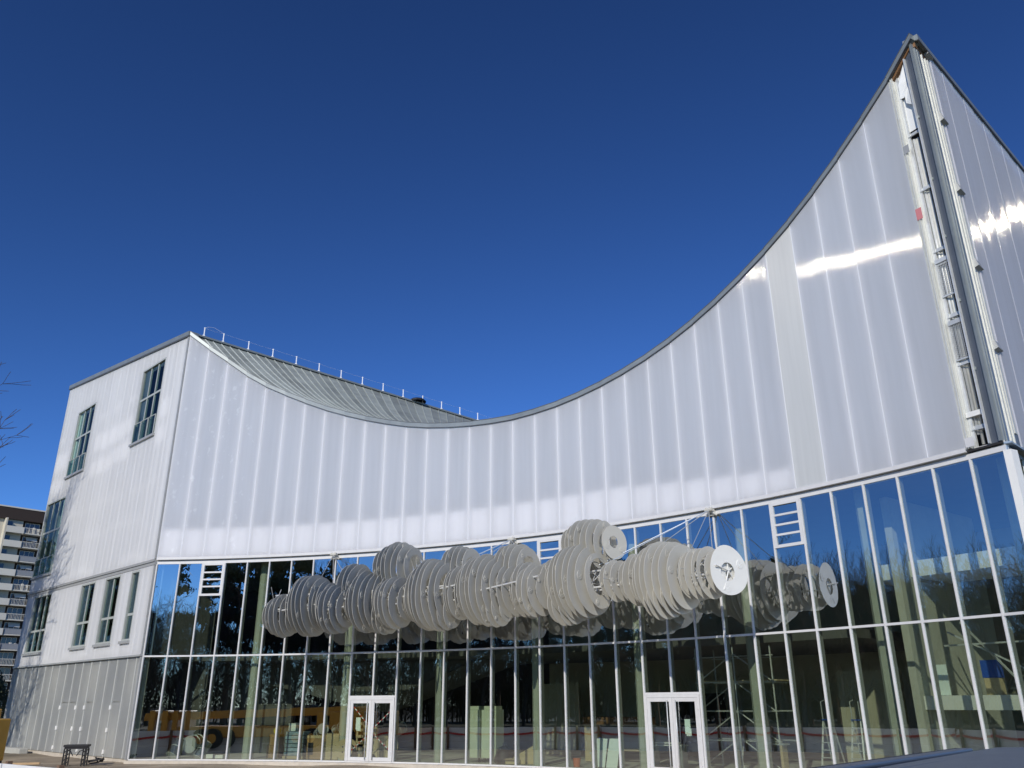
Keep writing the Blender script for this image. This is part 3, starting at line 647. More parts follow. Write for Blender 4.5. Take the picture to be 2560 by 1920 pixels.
for j in range(7): MB().box(fr, 0.5, 0.66, -0.5, -0.3, 9.2 + j * 0.33, 9.35 + j * 0.33).build('block_course', 'concrete_dark', cbay)
MB().box(fr, 0.665, 0.70, -0.16, 0.12, Z_CL, 22.55).build('steel_flange', 'galv', cbay)
MB().box(fr, 0.701, 0.92, -0.05, 0.015, Z_CL, tip_z(0.9) - 0.1).build('steel_plate', 'steel_blue', cbay)
MB().box(fr, 0.921, 0.955, -0.05, 0.06, Z_CL, tip_z(0.95) - 0.05).box(fr, 0.956, 1.02, -0.04, 0.1, Z_CL, tip_z(1.0) - 0.04).build('corner_profile', 'coping', cbay)
for z in (11.2, 13.4, 15.6, 17.7, 20.1): MB().box(fr, 0.705, 0.75, 0.016, 0.045, z, z + 0.09).build('lug', 'coping', cbay)

# --- right-hand wall beyond the tip
R_LEN = 14.0
mb = MB().box(RF, 0.35, R_LEN, -0.42, -0.34, Z_CL, 22.9).box(RF, 0.0, R_LEN, -0.02, 0.17, Z_CL - 0.09, Z_CL - 0.04)
mb.box(RF, 0.02, R_LEN, -0.16, 0.03, Z_TOP, Z_TOP + 0.15)
rc_ = mb.build('right_cladding', 'backing', B)
npR = 12; pr = (R_LEN - 1.2) / npR
for j in range(npR):
    a0 = 1.2 + j * pr; b = 0.012 * (j % 2)
    MB().sheet(RF, a0 + 0.003, a0 + pr - 0.003, 0.08 + b, 0.12 + b, Z_CL + 0.03, 23.03 + 0.043 * a0, z1b=23.03 + 0.043 * (a0 + pr)).build('cladding_panel', 'poly_right', rc_)
for (b0, b1, oo, mt) in ((0.03, 0.14, 0.03, 'coping'), (0.15, 0.36, 0.05, 'coping'), (0.37, 0.5, 0.02, 'galv'), (0.51, 0.56, 0.07, 'profile'), (0.57, 0.78, 0.03, 'coping'), (0.79, 0.85, 0.08, 'profile'), (0.86, 0.97, 0.02, 'alu_grey')): MB().box(RF, b0, b1, -0.05, oo, Z_CL, 22.8).build('jamb_profile', mt, rc_)
for j in range(5): MB().box(RF, 0.99, 1.19, 0.02, 0.085, 9.4 + j * 2.75, 11.85 + j * 2.75).build('edge_trim', 'profile', rc_)
for j in range(5):
    z = 11.95 + j * 2.75; q = MB(); q.hexa([RF.p(0.85, 0.06, z), RF.p(1.3, 0.06, z), RF.p(1.3, 0.2, z + 0.05), RF.p(0.85, 0.2, z + 0.05), RF.p(0.85, 0.06, z + 0.3), RF.p(1.3, 0.06, z + 0.3), RF.p(1.2, 0.14, z + 0.3), RF.p(0.85, 0.14, z + 0.3)])
    q.build('edge_clip', 'alu_grey', rc_)
m_ = MB().box(RF, 0.02, R_LEN, -0.3, 0.19, 23.06, 23.27, z0b=23.66, z1b=23.87).box(RF, 0.02, R_LEN, 0.12, 0.2, 23.03, 23.0595, z0b=23.63, z1b=23.6595, mi=1)
m_.build('right_coping', ['coping', 'coping_dark'], roof)
MB().box(RF, 0.05, 1.1, -0.3, 0.05, 22.85, 23.03).build('timber_plate', 'wood_dark', rc_)
for j in range(12):
    a = 0.35 + j * 1.15; MB().box(RF, a - 0.03, a + 0.03, -0.2, 0.05, 0.03, Z_TOP).build('mullion', 'alu', rc_)
    pane(RF, a + 0.02, a + 1.13, 0.03, Z_TR - 0.03, rc_); pane(RF, a + 0.02, a + 1.13, Z_TR + 0.03, Z_TOP, rc_)
    MB().box(RF, a + 0.031, a + 1.119, -0.1, 0.04, Z_TR - 0.035, Z_TR + 0.035).build('transom', 'alu', rc_)

# --- inside: floor, columns, walls, landing and stairs
mb = MB(); D_IN = -11.5
for k in range(NB):
    a, b = pos(k, -0.16, 0), pos(k + 1, -0.16, 0); c, d = pos(k, D_IN, 0), pos(k + 1, D_IN, 0)
    mb.quad(a, b, d, c)
fl = mb.build('floor_slab', 'slab', B, recalc=False)
mb = MB()
for k in range(NB):
    a, b = pos(k, -0.16, 0), pos(k + 1, -0.16, 0); c, d = pos(k, D_IN, 0), pos(k + 1, D_IN, 0); up = Vector((0, 0, Z_TOP + 0.1))
    mb.quad(a + up, c + up, d + up, b + up)
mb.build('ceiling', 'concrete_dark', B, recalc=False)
mb = MB()
for k in range(NB):
    c, d = pos(k, D_IN, 0), pos(k + 1, D_IN, 0); up = Vector((0, 0, Z_TOP + 0.1))
    mb.quad(c, d, d + up, c + up, mi=0 if k > 12 else 1)  # left stretch coloured near black to paint in its lack of sun
up = Vector((0, 0, Z_TOP + 0.1))
a, c = pos(0, -0.16, 0), pos(0, D_IN, 0); mb.quad(a, c, c + up, a + up, mi=1)
a = RF.p(13, -0.2, 0); c = pos(33, D_IN, 0); mb.quad(a, c, c + up, a + up, mi=0)
mb.build('back_wall', ['wall_beige', 'black_unlit_wall'], B, recalc=False)
for s0, s1, o0, o1, z0, z1, mt in ((0.2, 27, -2.3, -11.4, 4.32, 4.62, 'concrete_dark'),):
    mb = MB()
    n_ = 27
    for k in range(n_):
        u0 = s0 + (s1 - s0) * k / n_; u1 = s0 + (s1 - s0) * (k + 1) / n_
        mb.hexa([pos(u0, o1, z0), pos(u1, o1, z0), pos(u1, o0, z0), pos(u0, o0, z0), pos(u0, o1, z1), pos(u1, o1, z1), pos(u1, o0, z1), pos(u0, o0, z1)])
    mb.build('upper_floor', mt, B)
for i in (4, 8, 12, 16, 20, 24, 28, 32):
    fr = sframe(i + 0.42, -1.0); q = MB(); pts = []
    for k in range(8):
        a = R(22.5 + 45 * k); pts.append((0.24 * math.cos(a), 0.24 * math.sin(a)))
    v0 = [fr.p(a, o, 0.0) for a, o in pts]; v1 = [fr.p(a, o, Z_TOP + 0.09) for a, o in pts]
    q.add(v0 + v1, [(k, (k + 1) % 8, 8 + (k + 1) % 8, 8 + k) for k in range(8)] + [tuple(range(7, -1, -1)), tuple(range(8, 16))])
    q.build('column', 'concrete_col', B)
def curved_box(name, s0, s1, o0, o1, z0, z1, mt, parent, n=6):
    mb = MB()
    for k in range(n):
        u0 = s0 + (s1 - s0) * k / n; u1 = s0 + (s1 - s0) * (k + 1) / n
        mb.hexa([pos(u0, o1, z0), pos(u1, o1, z0), pos(u1, o0, z0), pos(u0, o0, z0), pos(u0, o1, z1), pos(u1, o1, z1), pos(u1, o0, z1), pos(u0, o0, z1)])
    return mb.build(name, mt, parent)
# landing with white edge on the right, upper gallery edge above it
ld = curved_box('landing', 28.55, 33, -1.9, -5.0, 2.06, 2.46, 'paint_white', B)
curved_box('gallery', 27.6, 33, -2.4, -5.0, 6.05, 6.55, 'paint_white', B)
curved_box('partition', 28.6, 28.8, -1.7, -7.5, 0.0, 8.6, 'concrete', B, n=1)
curved_box('partition', 32.6, 32.75, -2.6, -6.5, 0.0, 8.6, 'concrete', B, n=1)
for z in range(15):
    curved_box('stair_tread', 29.6, 32.3, -5.1 - 0.28 * z, -5.42 - 0.28 * z, 2.46 + 0.19 * z, 2.52 + 0.19 * z, 'concrete', B, n=2)
mb = MB(); mb.bar(pos(31.2, -2.4, 2.5), pos(29.6, -3.0, 4.6), 0.05, 0.05).bar(pos(29.4, -2.6, 4.3), pos(31.8, -3.0, 2.6), 0.05, 0.05).bar(pos(29.3, -2.5, 3.9), pos(32.2, -2.5, 3.9), 0.04, 0.05)
mb.build('stair_bracing', 'galv', B)
# raking underside of the auditorium on the left
mb = MB(); u = [(0.3, 4.2), (7.5, 1.9), (12.5, 4.2)]
for (s0, z0), (s1, z1) in zip(u[:-1], u[1:]):
    mb.hexa([pos(s0, -9, z0), pos(s1, -9, z1), pos(s1, -4.6, z1 + 0.25), pos(s0, -4.6, z0 + 0.05), pos(s0, -9, 4.3), pos(s1, -9, 4.3), pos(s1, -4.6, 4.3), pos(s0, -4.6, 4.3)])
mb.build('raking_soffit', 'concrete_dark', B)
curved_box('partition', 0.4, 4.2, -6.0, -6.2, 0.0, 4.3, 'concrete_dark', B)  # darker concrete paints this left wall as out of the sun
curved_box('partition', 13.5, 15.2, -8.0, -8.2, 0.0, 3.2, 'wall_beige', B, n=2)
curved_box('partition', 24.8, 26.6, -6.0, -6.2, 0.0, 3.4, 'wall_beige', B, n=2)
curved_box('partition', 18.4, 20.0, -9.4, -9.5, 0.0, 2.7, 'black_unlit_wall', B, n=2)
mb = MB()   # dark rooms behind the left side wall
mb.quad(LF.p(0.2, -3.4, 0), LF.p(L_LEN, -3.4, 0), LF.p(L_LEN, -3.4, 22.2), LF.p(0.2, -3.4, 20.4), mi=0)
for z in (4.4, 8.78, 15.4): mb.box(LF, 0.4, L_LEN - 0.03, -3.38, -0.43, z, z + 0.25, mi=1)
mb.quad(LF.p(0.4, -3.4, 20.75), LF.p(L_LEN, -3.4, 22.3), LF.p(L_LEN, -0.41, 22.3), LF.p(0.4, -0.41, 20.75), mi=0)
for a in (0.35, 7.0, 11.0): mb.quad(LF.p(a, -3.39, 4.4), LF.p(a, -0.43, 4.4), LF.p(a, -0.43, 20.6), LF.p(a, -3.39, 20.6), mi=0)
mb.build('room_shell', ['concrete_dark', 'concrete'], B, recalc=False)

# ------------------------------------------------------------------ hanging cloud sculpture
LOBES = [(7.30, 2.80, 5.87, 0.91, 0.80), (8.47, 2.80, 6.26, 1.33, 0.80), (9.86, 3.30, 5.98, 1.03, 0.62), (10.14, 2.30, 6.83, 1.18, 0.62), (11.09, 2.90, 6.25, 1.26, 0.72),
         (12.19, 2.50, 7.62, 1.10, 0.95), (12.64, 3.40, 6.10, 1.05, 0.60), (14.14, 2.90, 6.37, 1.45, 1.02), (14.77, 2.10, 7.42, 0.99, 0.75), (16.38, 2.90, 6.41, 1.36, 1.05),
         (17.25, 2.20, 7.09, 1.14, 0.80), (18.79, 3.30, 6.15, 0.99, 0.55), (18.30, 2.90, 6.28, 1.05, 0.60), (20.45, 2.40, 7.75, 0.97, 0.98), (20.35, 2.90, 6.38, 1.36, 0.98),
         (21.86, 2.90, 6.28, 0.75, 0.55), (23.70, 2.80, 6.16, 1.26, 1.00), (25.10, 2.80, 6.18, 0.84, 0.75),
         (13.3, 2.8, 6.3, 1.0, 0.5), (15.3, 2.9, 6.35, 1.05, 0.5), (22.6, 2.7, 6.25, 0.9, 0.5), (19.3, 2.8, 6.35, 1.0, 0.5), (9.2, 2.8, 6.2, 1.0, 0.5), (11.7, 2.8, 6.4, 1.05, 0.45), (17.5, 2.9, 6.3, 1.0, 0.5), (10.6, 2.6, 6.35, 1.0, 0.45),
         (14.6, 3.1, 5.7, 0.8, 0.7), (19.9, 3.0, 5.65, 0.8, 0.7), (16.9, 3.1, 5.7, 0.75, 0.6), (23.6, 3.0, 5.55, 0.75, 0.6), (12.0, 3.0, 5.65, 0.75, 0.6)]
S = thing('cloud_sculpture', 'pale grey cloud sculpture of overlapping round metal plates hung before the glass', 'sculpture', pos(16, 2.8, 0))
def disc_mesh(rad, hole, hub, seed):
    """a thin ring plate with a tab and bolt heads, in its own y-z plane, x = thickness"""
    rnd = random.Random(seed); n = 40; th = 0.006; q = MB(); ri = rad * hole; ph = rnd.uniform(0, 6.28); dip = rnd.uniform(0.0, 0.035)
    ro = lambda a: rad * (1 - dip * (1 + math.cos(3 * a + ph)))
    for x in (-th, th):
        for k in range(n):
            a = 2 * math.pi * k / n; q.v.append(Vector((x, ro(a) * math.cos(a), ro(a) * math.sin(a))))
        for k in range(n):
            a = 2 * math.pi * k / n; e = ri * (1 + 0.10 * math.cos(a - ph)); q.v.append(Vector((x, e * math.cos(a) + rad * 0.05 * math.cos(ph), e * math.sin(a) + rad * 0.05 * math.sin(ph))))
    for k in range(n):
        j = (k + 1) % n
        q.f += [(k, j, n + j, n + k), (2 * n + k, 3 * n + k, 3 * n + j, 2 * n + j), (k, 2 * n + k, 2 * n + j, j), (n + k, n + j, 3 * n + j, 3 * n + k)]; q.mi += [0] * 4
    for tb in range(2):
        a = ph + 2.2 * tb + 0.6; cy_, cz_ = math.cos(a) * (ri + rad) / 2, math.sin(a) * (ri + rad) / 2; rt = (rad - ri) * 0.28; x = th * (2.2 + tb)
        vs = [Vector((x, cy_ + rt * math.cos(2 * math.pi * k / 16), cz_ + rt * math.sin(2 * math.pi * k / 16))) for k in range(16)]
        vs2 = [v - Vector((x - th * 0.9, 0, 0)) for v in vs]
        q.add(vs + vs2, [tuple(range(16))] + [(k, (k + 1) % 16, 16 + (k + 1) % 16, 16 + k) for k in range(16)])
        for b in range(3):
            e = 2.1 * b; c = Vector((x, cy_ + rt * 0.4 * math.cos(e), cz_ + rt * 0.4 * math.sin(e))); q.tube(c, c + Vector((0.012, 0, 0)), 0.014, n=6)
    return q
STEP = 0.25; s0_, s1_ = 6.6, 25.78; NSL = int((s1_ - s0_) * 1.08 / STEP)
for j in range(NSL + 1):
    s = s0_ + (s1_ - s0_) * j / NSL
    mb = MB(); cnt = 0; base_h = -0.5499 - 0.98139 * ((s - 0.5) / 32 - 0.5); yaw = base_h + R(random.uniform(-1.5, 1.5))
    fr = sframe(s)
    for li, (ls, lo, lz, lr, lh) in enumerate(LOBES):
        du = (s - ls) * 1.08
        if abs(du) > lh: continue
        rr = lr * math.sqrt(max(0.05, 1 - (abs(du) / (lh * 1.22)) ** 2.2)) * random.uniform(0.97, 1.03)
        dm = disc_mesh(rr, random.uniform(0.52, 0.66), 0, li * 100 + j)
        c = fr.p(0, lo, lz)
        rot = Matrix.Rotation(yaw, 3, 'Z'); off = (li % 5) * 0.021
        b = len(mb.v); mb.v += [c + rot @ (v + Vector((off, 0, 0))) for v in dm.v]
        mb.f += [tuple(b + i for i in f) for f in dm.f]; mb.mi += dm.mi; cnt += 1
    if cnt: mb.build('plate', 'plate', S, recalc=True)
# end plate turned towards the light, its paler colour painting in more sun
dm = disc_mesh(0.80, 0.36, 0, 5); fr = sframe(25.95); rot = Matrix.Rotation(-0.5499 - 0.98139 * ((25.95 - 0.5) / 32 - 0.5) - R(12), 3, 'Z'); q = MB(); q.v = [fr.p(0, 2.8, 6.18) + rot @ v for v in dm.v]; q.f = dm.f; q.mi = dm.mi; q.build('end_plate', 'plate_sunlit', S)
dm = disc_mesh(0.46, 0.30, 0, 12); fr = sframe(25.86); rot = Matrix.Rotation(-0.5499 - 0.98139 * ((25.86 - 0.5) / 32 - 0.5) - R(4), 3, 'Z'); q = MB(); q.v = [fr.p(0, 2.66, 6.08) + rot @ v for v in dm.v]; q.f = dm.f; q.mi = dm.mi
for a_ in range(5): q.tube(fr.p(0.05, 2.75, 6.18), fr.p(0.05, 2.75 + 0.7 * math.cos(R(a_ * 72 + 10)), 6.18 + 0.7 * math.sin(R(a_ * 72 + 10))), 0.022, n=6)
q.build('inner_plate', 'plate_sunlit', S)
dm = disc_mesh(0.62, 0.35, 0, 9); fr = sframe(21.55); q = MB(); rot = Matrix.Rotation(-0.5499 - 0.98139 * ((21.55 - 0.5) / 32 - 0.5) - R(12), 3, 'Z'); q.v = [fr.p(0, 2.45, 7.72) + rot @ v for v in dm.v]; q.f = dm.f; q.mi = dm.mi; q.build('end_plate', 'plate', S)
tr = []
for a_, r_ in ((0, 0.3), (120, 0.3), (240, 0.3)):
    m_ = MB(); pts = [fr_.p(0, 2.8 + 0.42 * math.cos(R(a_ + 90)), 6.3 + 0.42 * math.sin(R(a_ + 90))) for fr_ in [sframe(6.8 + 0.5 * k) for k in range(38)]]
    m_.path(pts, 0.035, n=6); m_.build('truss_tube', 'tube', S); tr.append(pts)
m_ = MB()
for k in range(0, 37):
    m_.tube(tr[0][k], tr[1][k + 1], 0.016, n=4).tube(tr[1][k], tr[2][k + 1], 0.016, n=4).tube(tr[2][k], tr[0][k + 1], 0.016, n=4)
    if k % 2 == 0:
        fr_ = sframe(6.8 + 0.5 * k)
        for a_ in range(6): m_.tube(fr_.p(0, 2.8, 6.3), fr_.p(0, 2.8 + 0.85 * math.cos(R(a_ * 60)), 6.3 + 0.85 * math.sin(R(a_ * 60))), 0.012, n=4)
m_.build('truss_lacing', 'tube', S)
for (so, oo, zo) in ((7.5, 3.5, 6.0), (12.5, 3.7, 6.2), (16.0, 3.8, 6.2)):
    m_ = MB(); m_.path([pos(so + 0.4 * k, oo, zo + 0.05 * k) for k in range(9)], 0.03, n=6); m_.build('cross_tube', 'tube', S)
for i in (8, 16, 24):
    p = pos(i, 0.05, Z_TOP + 0.12); fr = sframe(i)
    m_ = MB().box(fr, -0.12, 0.12, 0.04, 0.14, Z_TOP - 0.05, Z_TOP + 0.22)
    m_.tube(fr.p(-0.2, 0.1, Z_TOP - 0.05), fr.p(0.12, 0.34, Z_TOP + 0.2), 0.04).tube(fr.p(0.2, 0.1, Z_TOP - 0.05), fr.p(-0.1, 0.34, Z_TOP + 0.2), 0.04)
    m_.tube(fr.p(-0.15, 0.3, Z_TOP + 0.14), fr.p(0.15, 0.3, Z_TOP + 0.14), 0.07)
    m_.build('hanger_bracket', 'plate', S)
    for ds, oo, zz in ((-3.2, 2.6, 6.9), (-2.6, 2.9, 6.9), (-0.9, 3.2, 6.9), (0.3, 2.4, 6.9), (1.2, 2.4, 6.7), (2.4, 2.9, 6.8) if i < 24 else (1.7, 2.7, 6.5)):
        if not 7.6 < i + ds < 25.7: continue
        MB().tube(fr.p(0.0, 0.3, Z_TOP + 0.12), pos(i + ds, oo, zz), 0.014, n=5).build('hanger_cable', 'cable', S)

# ------------------------------------------------------------------ things standing inside the glass
def bxs(name, label, cat, s, o, items, mats, group=None, yaw=0.0, root_only=False):
    """items: (part name, material, list of boxes a0,a1,o0,o1,z0,z1)"""
    fr = sframe(s, o); c = fr.p(0, 0, 0)
    if yaw:
        t = Matrix.Rotation(R(yaw), 3, 'Z') @ fr.t; fr = Frame((c.x, c.y), (t.x, t.y))
    T = thing(name, label, cat, c, group)
    for nm, mt, bl in items:
        m_ = MB()
        for b in bl: m_.box(fr, *b)
        m_.build(nm, mt, T, bevel=0.008)
    return T, fr
# duct pieces
def duct(label, s, o, z, r, L_, yaw, up):
    fr = sframe(s, o); c = fr.p(0, 0, z); T = thing('duct_piece', label, 'duct', fr.p(0, 0, 0), 'sheet metal ducts left by the glass')
    d = Matrix.Rotation(R(yaw), 3, 'Z') @ fr.t; d = (d + Vector((0, 0, up))).normalized()
    m_ = MB(); m_.tube(c - d * L_ / 2, c + d * L_ / 2, r, n=20, cap=False); m_.tube(c - d * (L_ / 2 - 0.02), c + d * (L_ / 2 - 0.02), r * 0.94, n=20, cap=False); m_.build('shell', 'ductsteel', T, smooth=True)
    m_ = MB()
    for e in (-1, 0, 1): m_.tube(c + d * (e * L_ / 2 - 0.015), c + d * (e * L_ / 2 + 0.015), r * 1.05, n=20)
    m_.build('collar', 'galv', T)
    return T
duct('shiny upright duct elbow on the floor behind the second glass bay', 1.45, -1.1, 0.42, 0.28, 0.8, 70, 1.2)
duct('dark open duct ring lying on its side behind the third glass bay', 1.95, -1.5, 0.62, 0.36, 0.6, 80, 0.1)
duct('pale duct elbow leaning right of the open duct ring', 2.55, -1.0, 0.35, 0.24, 0.75, 60, 1.5)
bxs('pipe_fitting_pile', 'low pile of pale pipe fittings on the floor behind third bay', 'pipe fittings', 3.1, -0.9, [('pipe', 'paint_white', [(-0.35, 0.0, -0.1, 0.1, 0.02, 0.2)]), ('pipe', 'paint_white', [(0.05, 0.45, -0.12, 0.08, 0.02, 0.17)]), ('pipe', 'slab', [(-0.1, 0.2, -0.3, -0.14, 0.02, 0.14)])], None)
bxs('carton_stack', 'two brown cartons stacked beside the first concrete column', 'carton', 5.35, -1.5, [('lower_carton', 'card', [(-0.3, 0.28, -0.3, 0.25, 0.02, 0.55)]), ('upper_carton', 'card', [(-0.24, 0.26, -0.28, 0.22, 0.56, 1.02)])], None)
T, fr = bxs('tape_roll', 'yellow roll standing on top of the brown cartons', 'roll', 5.4, -1.45, [('core', 'card', [(-0.03, 0.03, -0.06, 0.06, 1.08, 1.16)])], None)
MB().tube(fr.p(0, -0.08, 1.17), fr.p(0, 0.08, 1.17), 0.15, n=18).build('winding', 'yellow_tool', T, smooth=False)
T, fr = bxs('wrapped_pallet', 'pallet of grey blue packs in film behind the sixth bay', 'pallet', 6.35, -1.3, [('pallet_base', 'ply', [(-0.5, 0.5, -0.4, 0.4, 0.02, 0.14)])], None)
for j in range(6): MB().box(fr, -0.46 + 0.02 * (j % 2), 0.44, -0.36, 0.36, 0.15 + j * 0.17, 0.30 + j * 0.17).build('pack', 'packblue', T, bevel=0.02)
bxs('white_box', 'small white box lying on the wrapped pallet', 'box', 6.2, -1.2, [('body', 'paper', [(-0.2, 0.14, -0.15, 0.15, 1.17, 1.47)]), ('lid', 'paint_white', [(-0.21, 0.15, -0.16, 0.16, 1.472, 1.5)])], None)
bxs('cardboard_carton', 'brown carton with a dark torn side right of the wrapped pallet', 'carton', 7.3, -1.2, [('body', 'card', [(-0.42, 0.42, -0.35, 0.35, 0.02, 0.98)]), ('flap', 'card_light', [(-0.42, 0.42, 0.351, 0.37, 0.88, 1.0)]), ('torn_side', 'black', [(-0.36, -0.1, 0.352, 0.356, 0.2, 0.7)])], None)
bxs('plywood_crate', 'pale plywood crate between brown carton and second column', 'crate', 8.05, -1.1, [('side', 'ply', [(-0.36, 0.3, 0.3, 0.34, 0.02, 1.08)]), ('side', 'ply', [(-0.36, 0.3, -0.34, -0.3, 0.02, 1.08)]), ('end', 'ply', [(-0.36, -0.32, -0.299, 0.299, 0.02, 1.1)]), ('end', 'ply', [(0.26, 0.3, -0.299, 0.299, 0.02, 1.1)])], None)
T, fr = bxs('slatted_crate', 'tall slatted timber crate left of the first glass door', 'crate', 9.3, -1.6, [('post', 'ply', [(-0.62, -0.54, 0.2, 0.28, 0.02, 1.6)]), ('post', 'ply', [(0.12, 0.2, 0.2, 0.28, 0.02, 1.6)]), ('back', 'ply', [(-0.6, 0.18, -0.3, -0.27, 0.02, 1.4)])], None)
for j in range(6): MB().box(fr, -0.62, 0.2, 0.281, 0.31, 0.12 + 0.26 * j, 0.24 + 0.26 * j).build('slat', 'ply', T)
def drum(label, s, o, r):
    fr = sframe(s, o); T = thing('cable_drum', label, 'cable drum', fr.p(0, 0, 0))
    for e in (-0.22, 0.22): MB().tube(fr.p(0, e - 0.025, r + 0.02), fr.p(0, e + 0.025, r + 0.02), r, n=28).build('flange', 'ply', T)
    MB().tube(fr.p(0, -0.19, r + 0.02), fr.p(0, 0.19, r + 0.02), r * 0.6, n=20).build('barrel', 'black', T)
    for k in range(3): MB().tube(fr.p(0.12 * math.cos(2.1 * k), 0.246, r + 0.02 + 0.12 * math.sin(2.1 * k)), fr.p(0.12 * math.cos(2.1 * k), 0.252, r + 0.02 + 0.12 * math.sin(2.1 * k)), 0.035, n=8).build('hole', 'black', T)
drum('big wooden cable drum behind the left leaf of the first glass door', 10.05, -1.3, 0.5)
drum('smaller wooden cable drum beside the plywood crate', 8.55, -1.0, 0.42)
for lab, s, o, z in (('crumpled shiny duct on top of the brown carton', 7.3, -1.3, 1.15), ('bent shiny duct lying on the plywood crate', 8.1, -1.4, 1.3), ('shiny duct hanging above the cable drum at the first door', 10.2, -2.0, 1.2)):
    duct(lab, s, o, z, 0.24, 0.7, 20 + 40 * s, 0.35)
for k, (ss, lab) in enumerate(((13.62, 'pale green steel cabinet on castors beside the third column'), (14.28, 'pale green steel cabinet on castors, right one of the pair'))):
    T, fr = bxs('rolling_cabinet', lab, 'cabinet', ss, -1.6, [('body', 'cabinet', [(-0.36, 0.34, -0.4, 0.3, 0.18, 2.05)]), ('top', 'cabinet', [(-0.3, 0.28, -0.36, 0.2, 2.055, 2.2)]), ('door_panel', 'cabinet', [(-0.34, 0.32, 0.301, 0.315, 0.22, 1.98)]), ('handle', 'galv', [(0.2, 0.23, 0.316, 0.34, 1.0, 1.2)])], None, 'pale green cabinets on castors')
    for a in (-0.28, 0.26): MB().tube(fr.p(a, 0.2, 0.09), fr.p(a + 0.05, 0.2, 0.09), 0.085, n=12).build('castor', 'black', T)
bxs('floor_carton', 'flat carton and offcuts on the floor right of cabinets', 'carton', 15.4, -0.9, [('body', 'card_light', [(-0.2, 0.25, -0.2, 0.2, 0.02, 0.22)]), ('flap', 'card', [(-0.2, 0.25, 0.201, 0.32, 0.18, 0.2)])], None)
T, fr = bxs('waste_sack', 'black waste sack slumped on the floor right of the cabinets', 'sack', 14.95, -1.2, [('knot', 'black', [(-0.05, 0.05, -0.05, 0.05, 0.66, 0.78)])], None)
m_ = MB(); rs = [(0.36, 0.02), (0.42, 0.15), (0.38, 0.4), (0.2, 0.6), (0.06, 0.68)]
for r_, z_ in rs:
    for k in range(14): a = 2 * math.pi * k / 14; e = r_ * (1 + 0.12 * math.sin(3 * a + z_ * 9)); m_.v.append(fr.p(e * math.cos(a), e * math.sin(a), z_))
for j in range(4):
    for k in range(14): m_.f.append((j * 14 + k, j * 14 + (k + 1) % 14, (j + 1) * 14 + (k + 1) % 14, (j + 1) * 14 + k)); m_.mi.append(0)
m_.build('bag', 'black', T, smooth=True)
m_ = MB(); m_.v = [sframe(15.9, -1.2).p(-0.9, 0, 0.01), sframe(15.9, -1.2).p(0.75, 0, 0.01), sframe(15.9, -1.2).p(0.75, 0, 0.95), sframe(15.9, -1.2).p(-0.9, 0, 0.16)]
v2 = [v - sframe(15.9).n * 0.04 for v in m_.v]; m_.hexa(m_.v[:0] + [*m_.v, *v2]) if False else None
q = MB(); q.add(m_.v + v2, [(0, 1, 2, 3), (7, 6, 5, 4), (0, 4, 5, 1), (1, 5, 6, 2), (2, 6, 7, 3), (3, 7, 4, 0)])
tag(rebase(q.build('sloped_board', 'card_light'), sframe(15.9, -1.2).p(0, 0, 0)), 'beige sloping board standing on the floor left of the fourth column', 'board')
bxs('timber_counter', 'brown timber counter behind the fourth column', 'counter', 18.0, -4.2, [('top', 'wood_dark', [(-1.4, 1.6, -0.4, 0.5, 1.45, 1.75)]), ('side', 'card_light', [(-1.35, -1.05, -0.35, 0.45, 0.02, 1.44)]), ('side', 'ply', [(1.2, 1.5, -0.35, 0.45, 0.02, 1.44)]), ('shelf', 'ply', [(-1.04, 1.19, -0.3, 0.35, 0.45, 0.5)])], None)
bxs('mitre_saw', 'small grey bench saw standing in front of the brown counter', 'saw', 18.0, -2.6, [('table', 'slab', [(-0.35, 0.5, -0.25, 0.25, 0.38, 0.46)]), ('leg', 'slab', [(-0.3, -0.24, -0.2, 0.2, 0.02, 0.38)]), ('leg', 'slab', [(0.38, 0.44, -0.2, 0.2, 0.02, 0.38)]), ('head', 'black', [(-0.1, 0.15, -0.1, 0.1, 0.47, 0.8)]), ('handle', 'plastic_blue', [(-0.03, 0.05, -0.04, 0.04, 0.81, 1.0)])], None)
T, fr = bxs('bucket', 'orange red bucket on the floor behind the bay before second door', 'bucket', 18.0, -0.7, [('handle', 'galv', [(-0.15, 0.15, -0.01, 0.01, 0.32, 0.335)])], None)
MB().tube(fr.p(0, 0, 0.02), fr.p(0, 0, 0.33), 0.12, 0.165, n=18).build('pail', 'bucket', T, smooth=False)
for lab, s, ln in (('loose glass sheet leaning inside, left of the pair', 18.75, 0.1), ('loose glass sheet leaning inside, right of the pair', 19.2, 0.16)):
    fr = sframe(s, -0.9); q = MB(); q.hexa([fr.p(-0.24, 0, 0.02), fr.p(0.24, 0, 0.02), fr.p(0.24, 0.012, 0.02), fr.p(-0.24, 0.012, 0.02), fr.p(-0.24, -ln - 0.2, 1.02), fr.p(0.24, -ln - 0.2, 1.02), fr.p(0.24, -ln - 0.188, 1.02), fr.p(-0.24, -ln - 0.188, 1.02)])
    tag(rebase(q.build('glass_sheet', 'paper'), fr.p(0, 0, 0)), lab, 'glass sheet', 'loose sheets leaning inside')
T, fr = bxs('trestle_table', 'work table with white boards left of the second glass door', 'table', 20.6, -2.2, [('top', 'paint_white', [(-0.6, 0.8, -0.3, 0.3, 0.78, 0.82)]), ('board', 'paint_white', [(-0.5, 0.5, -0.2, 0.2, 0.86, 0.9)])], None)
for a in (-0.5, 0.7): MB().box(fr, a - 0.03, a + 0.03, -0.25, 0.25, 0.02, 0.779).build('leg', 'slab', T)
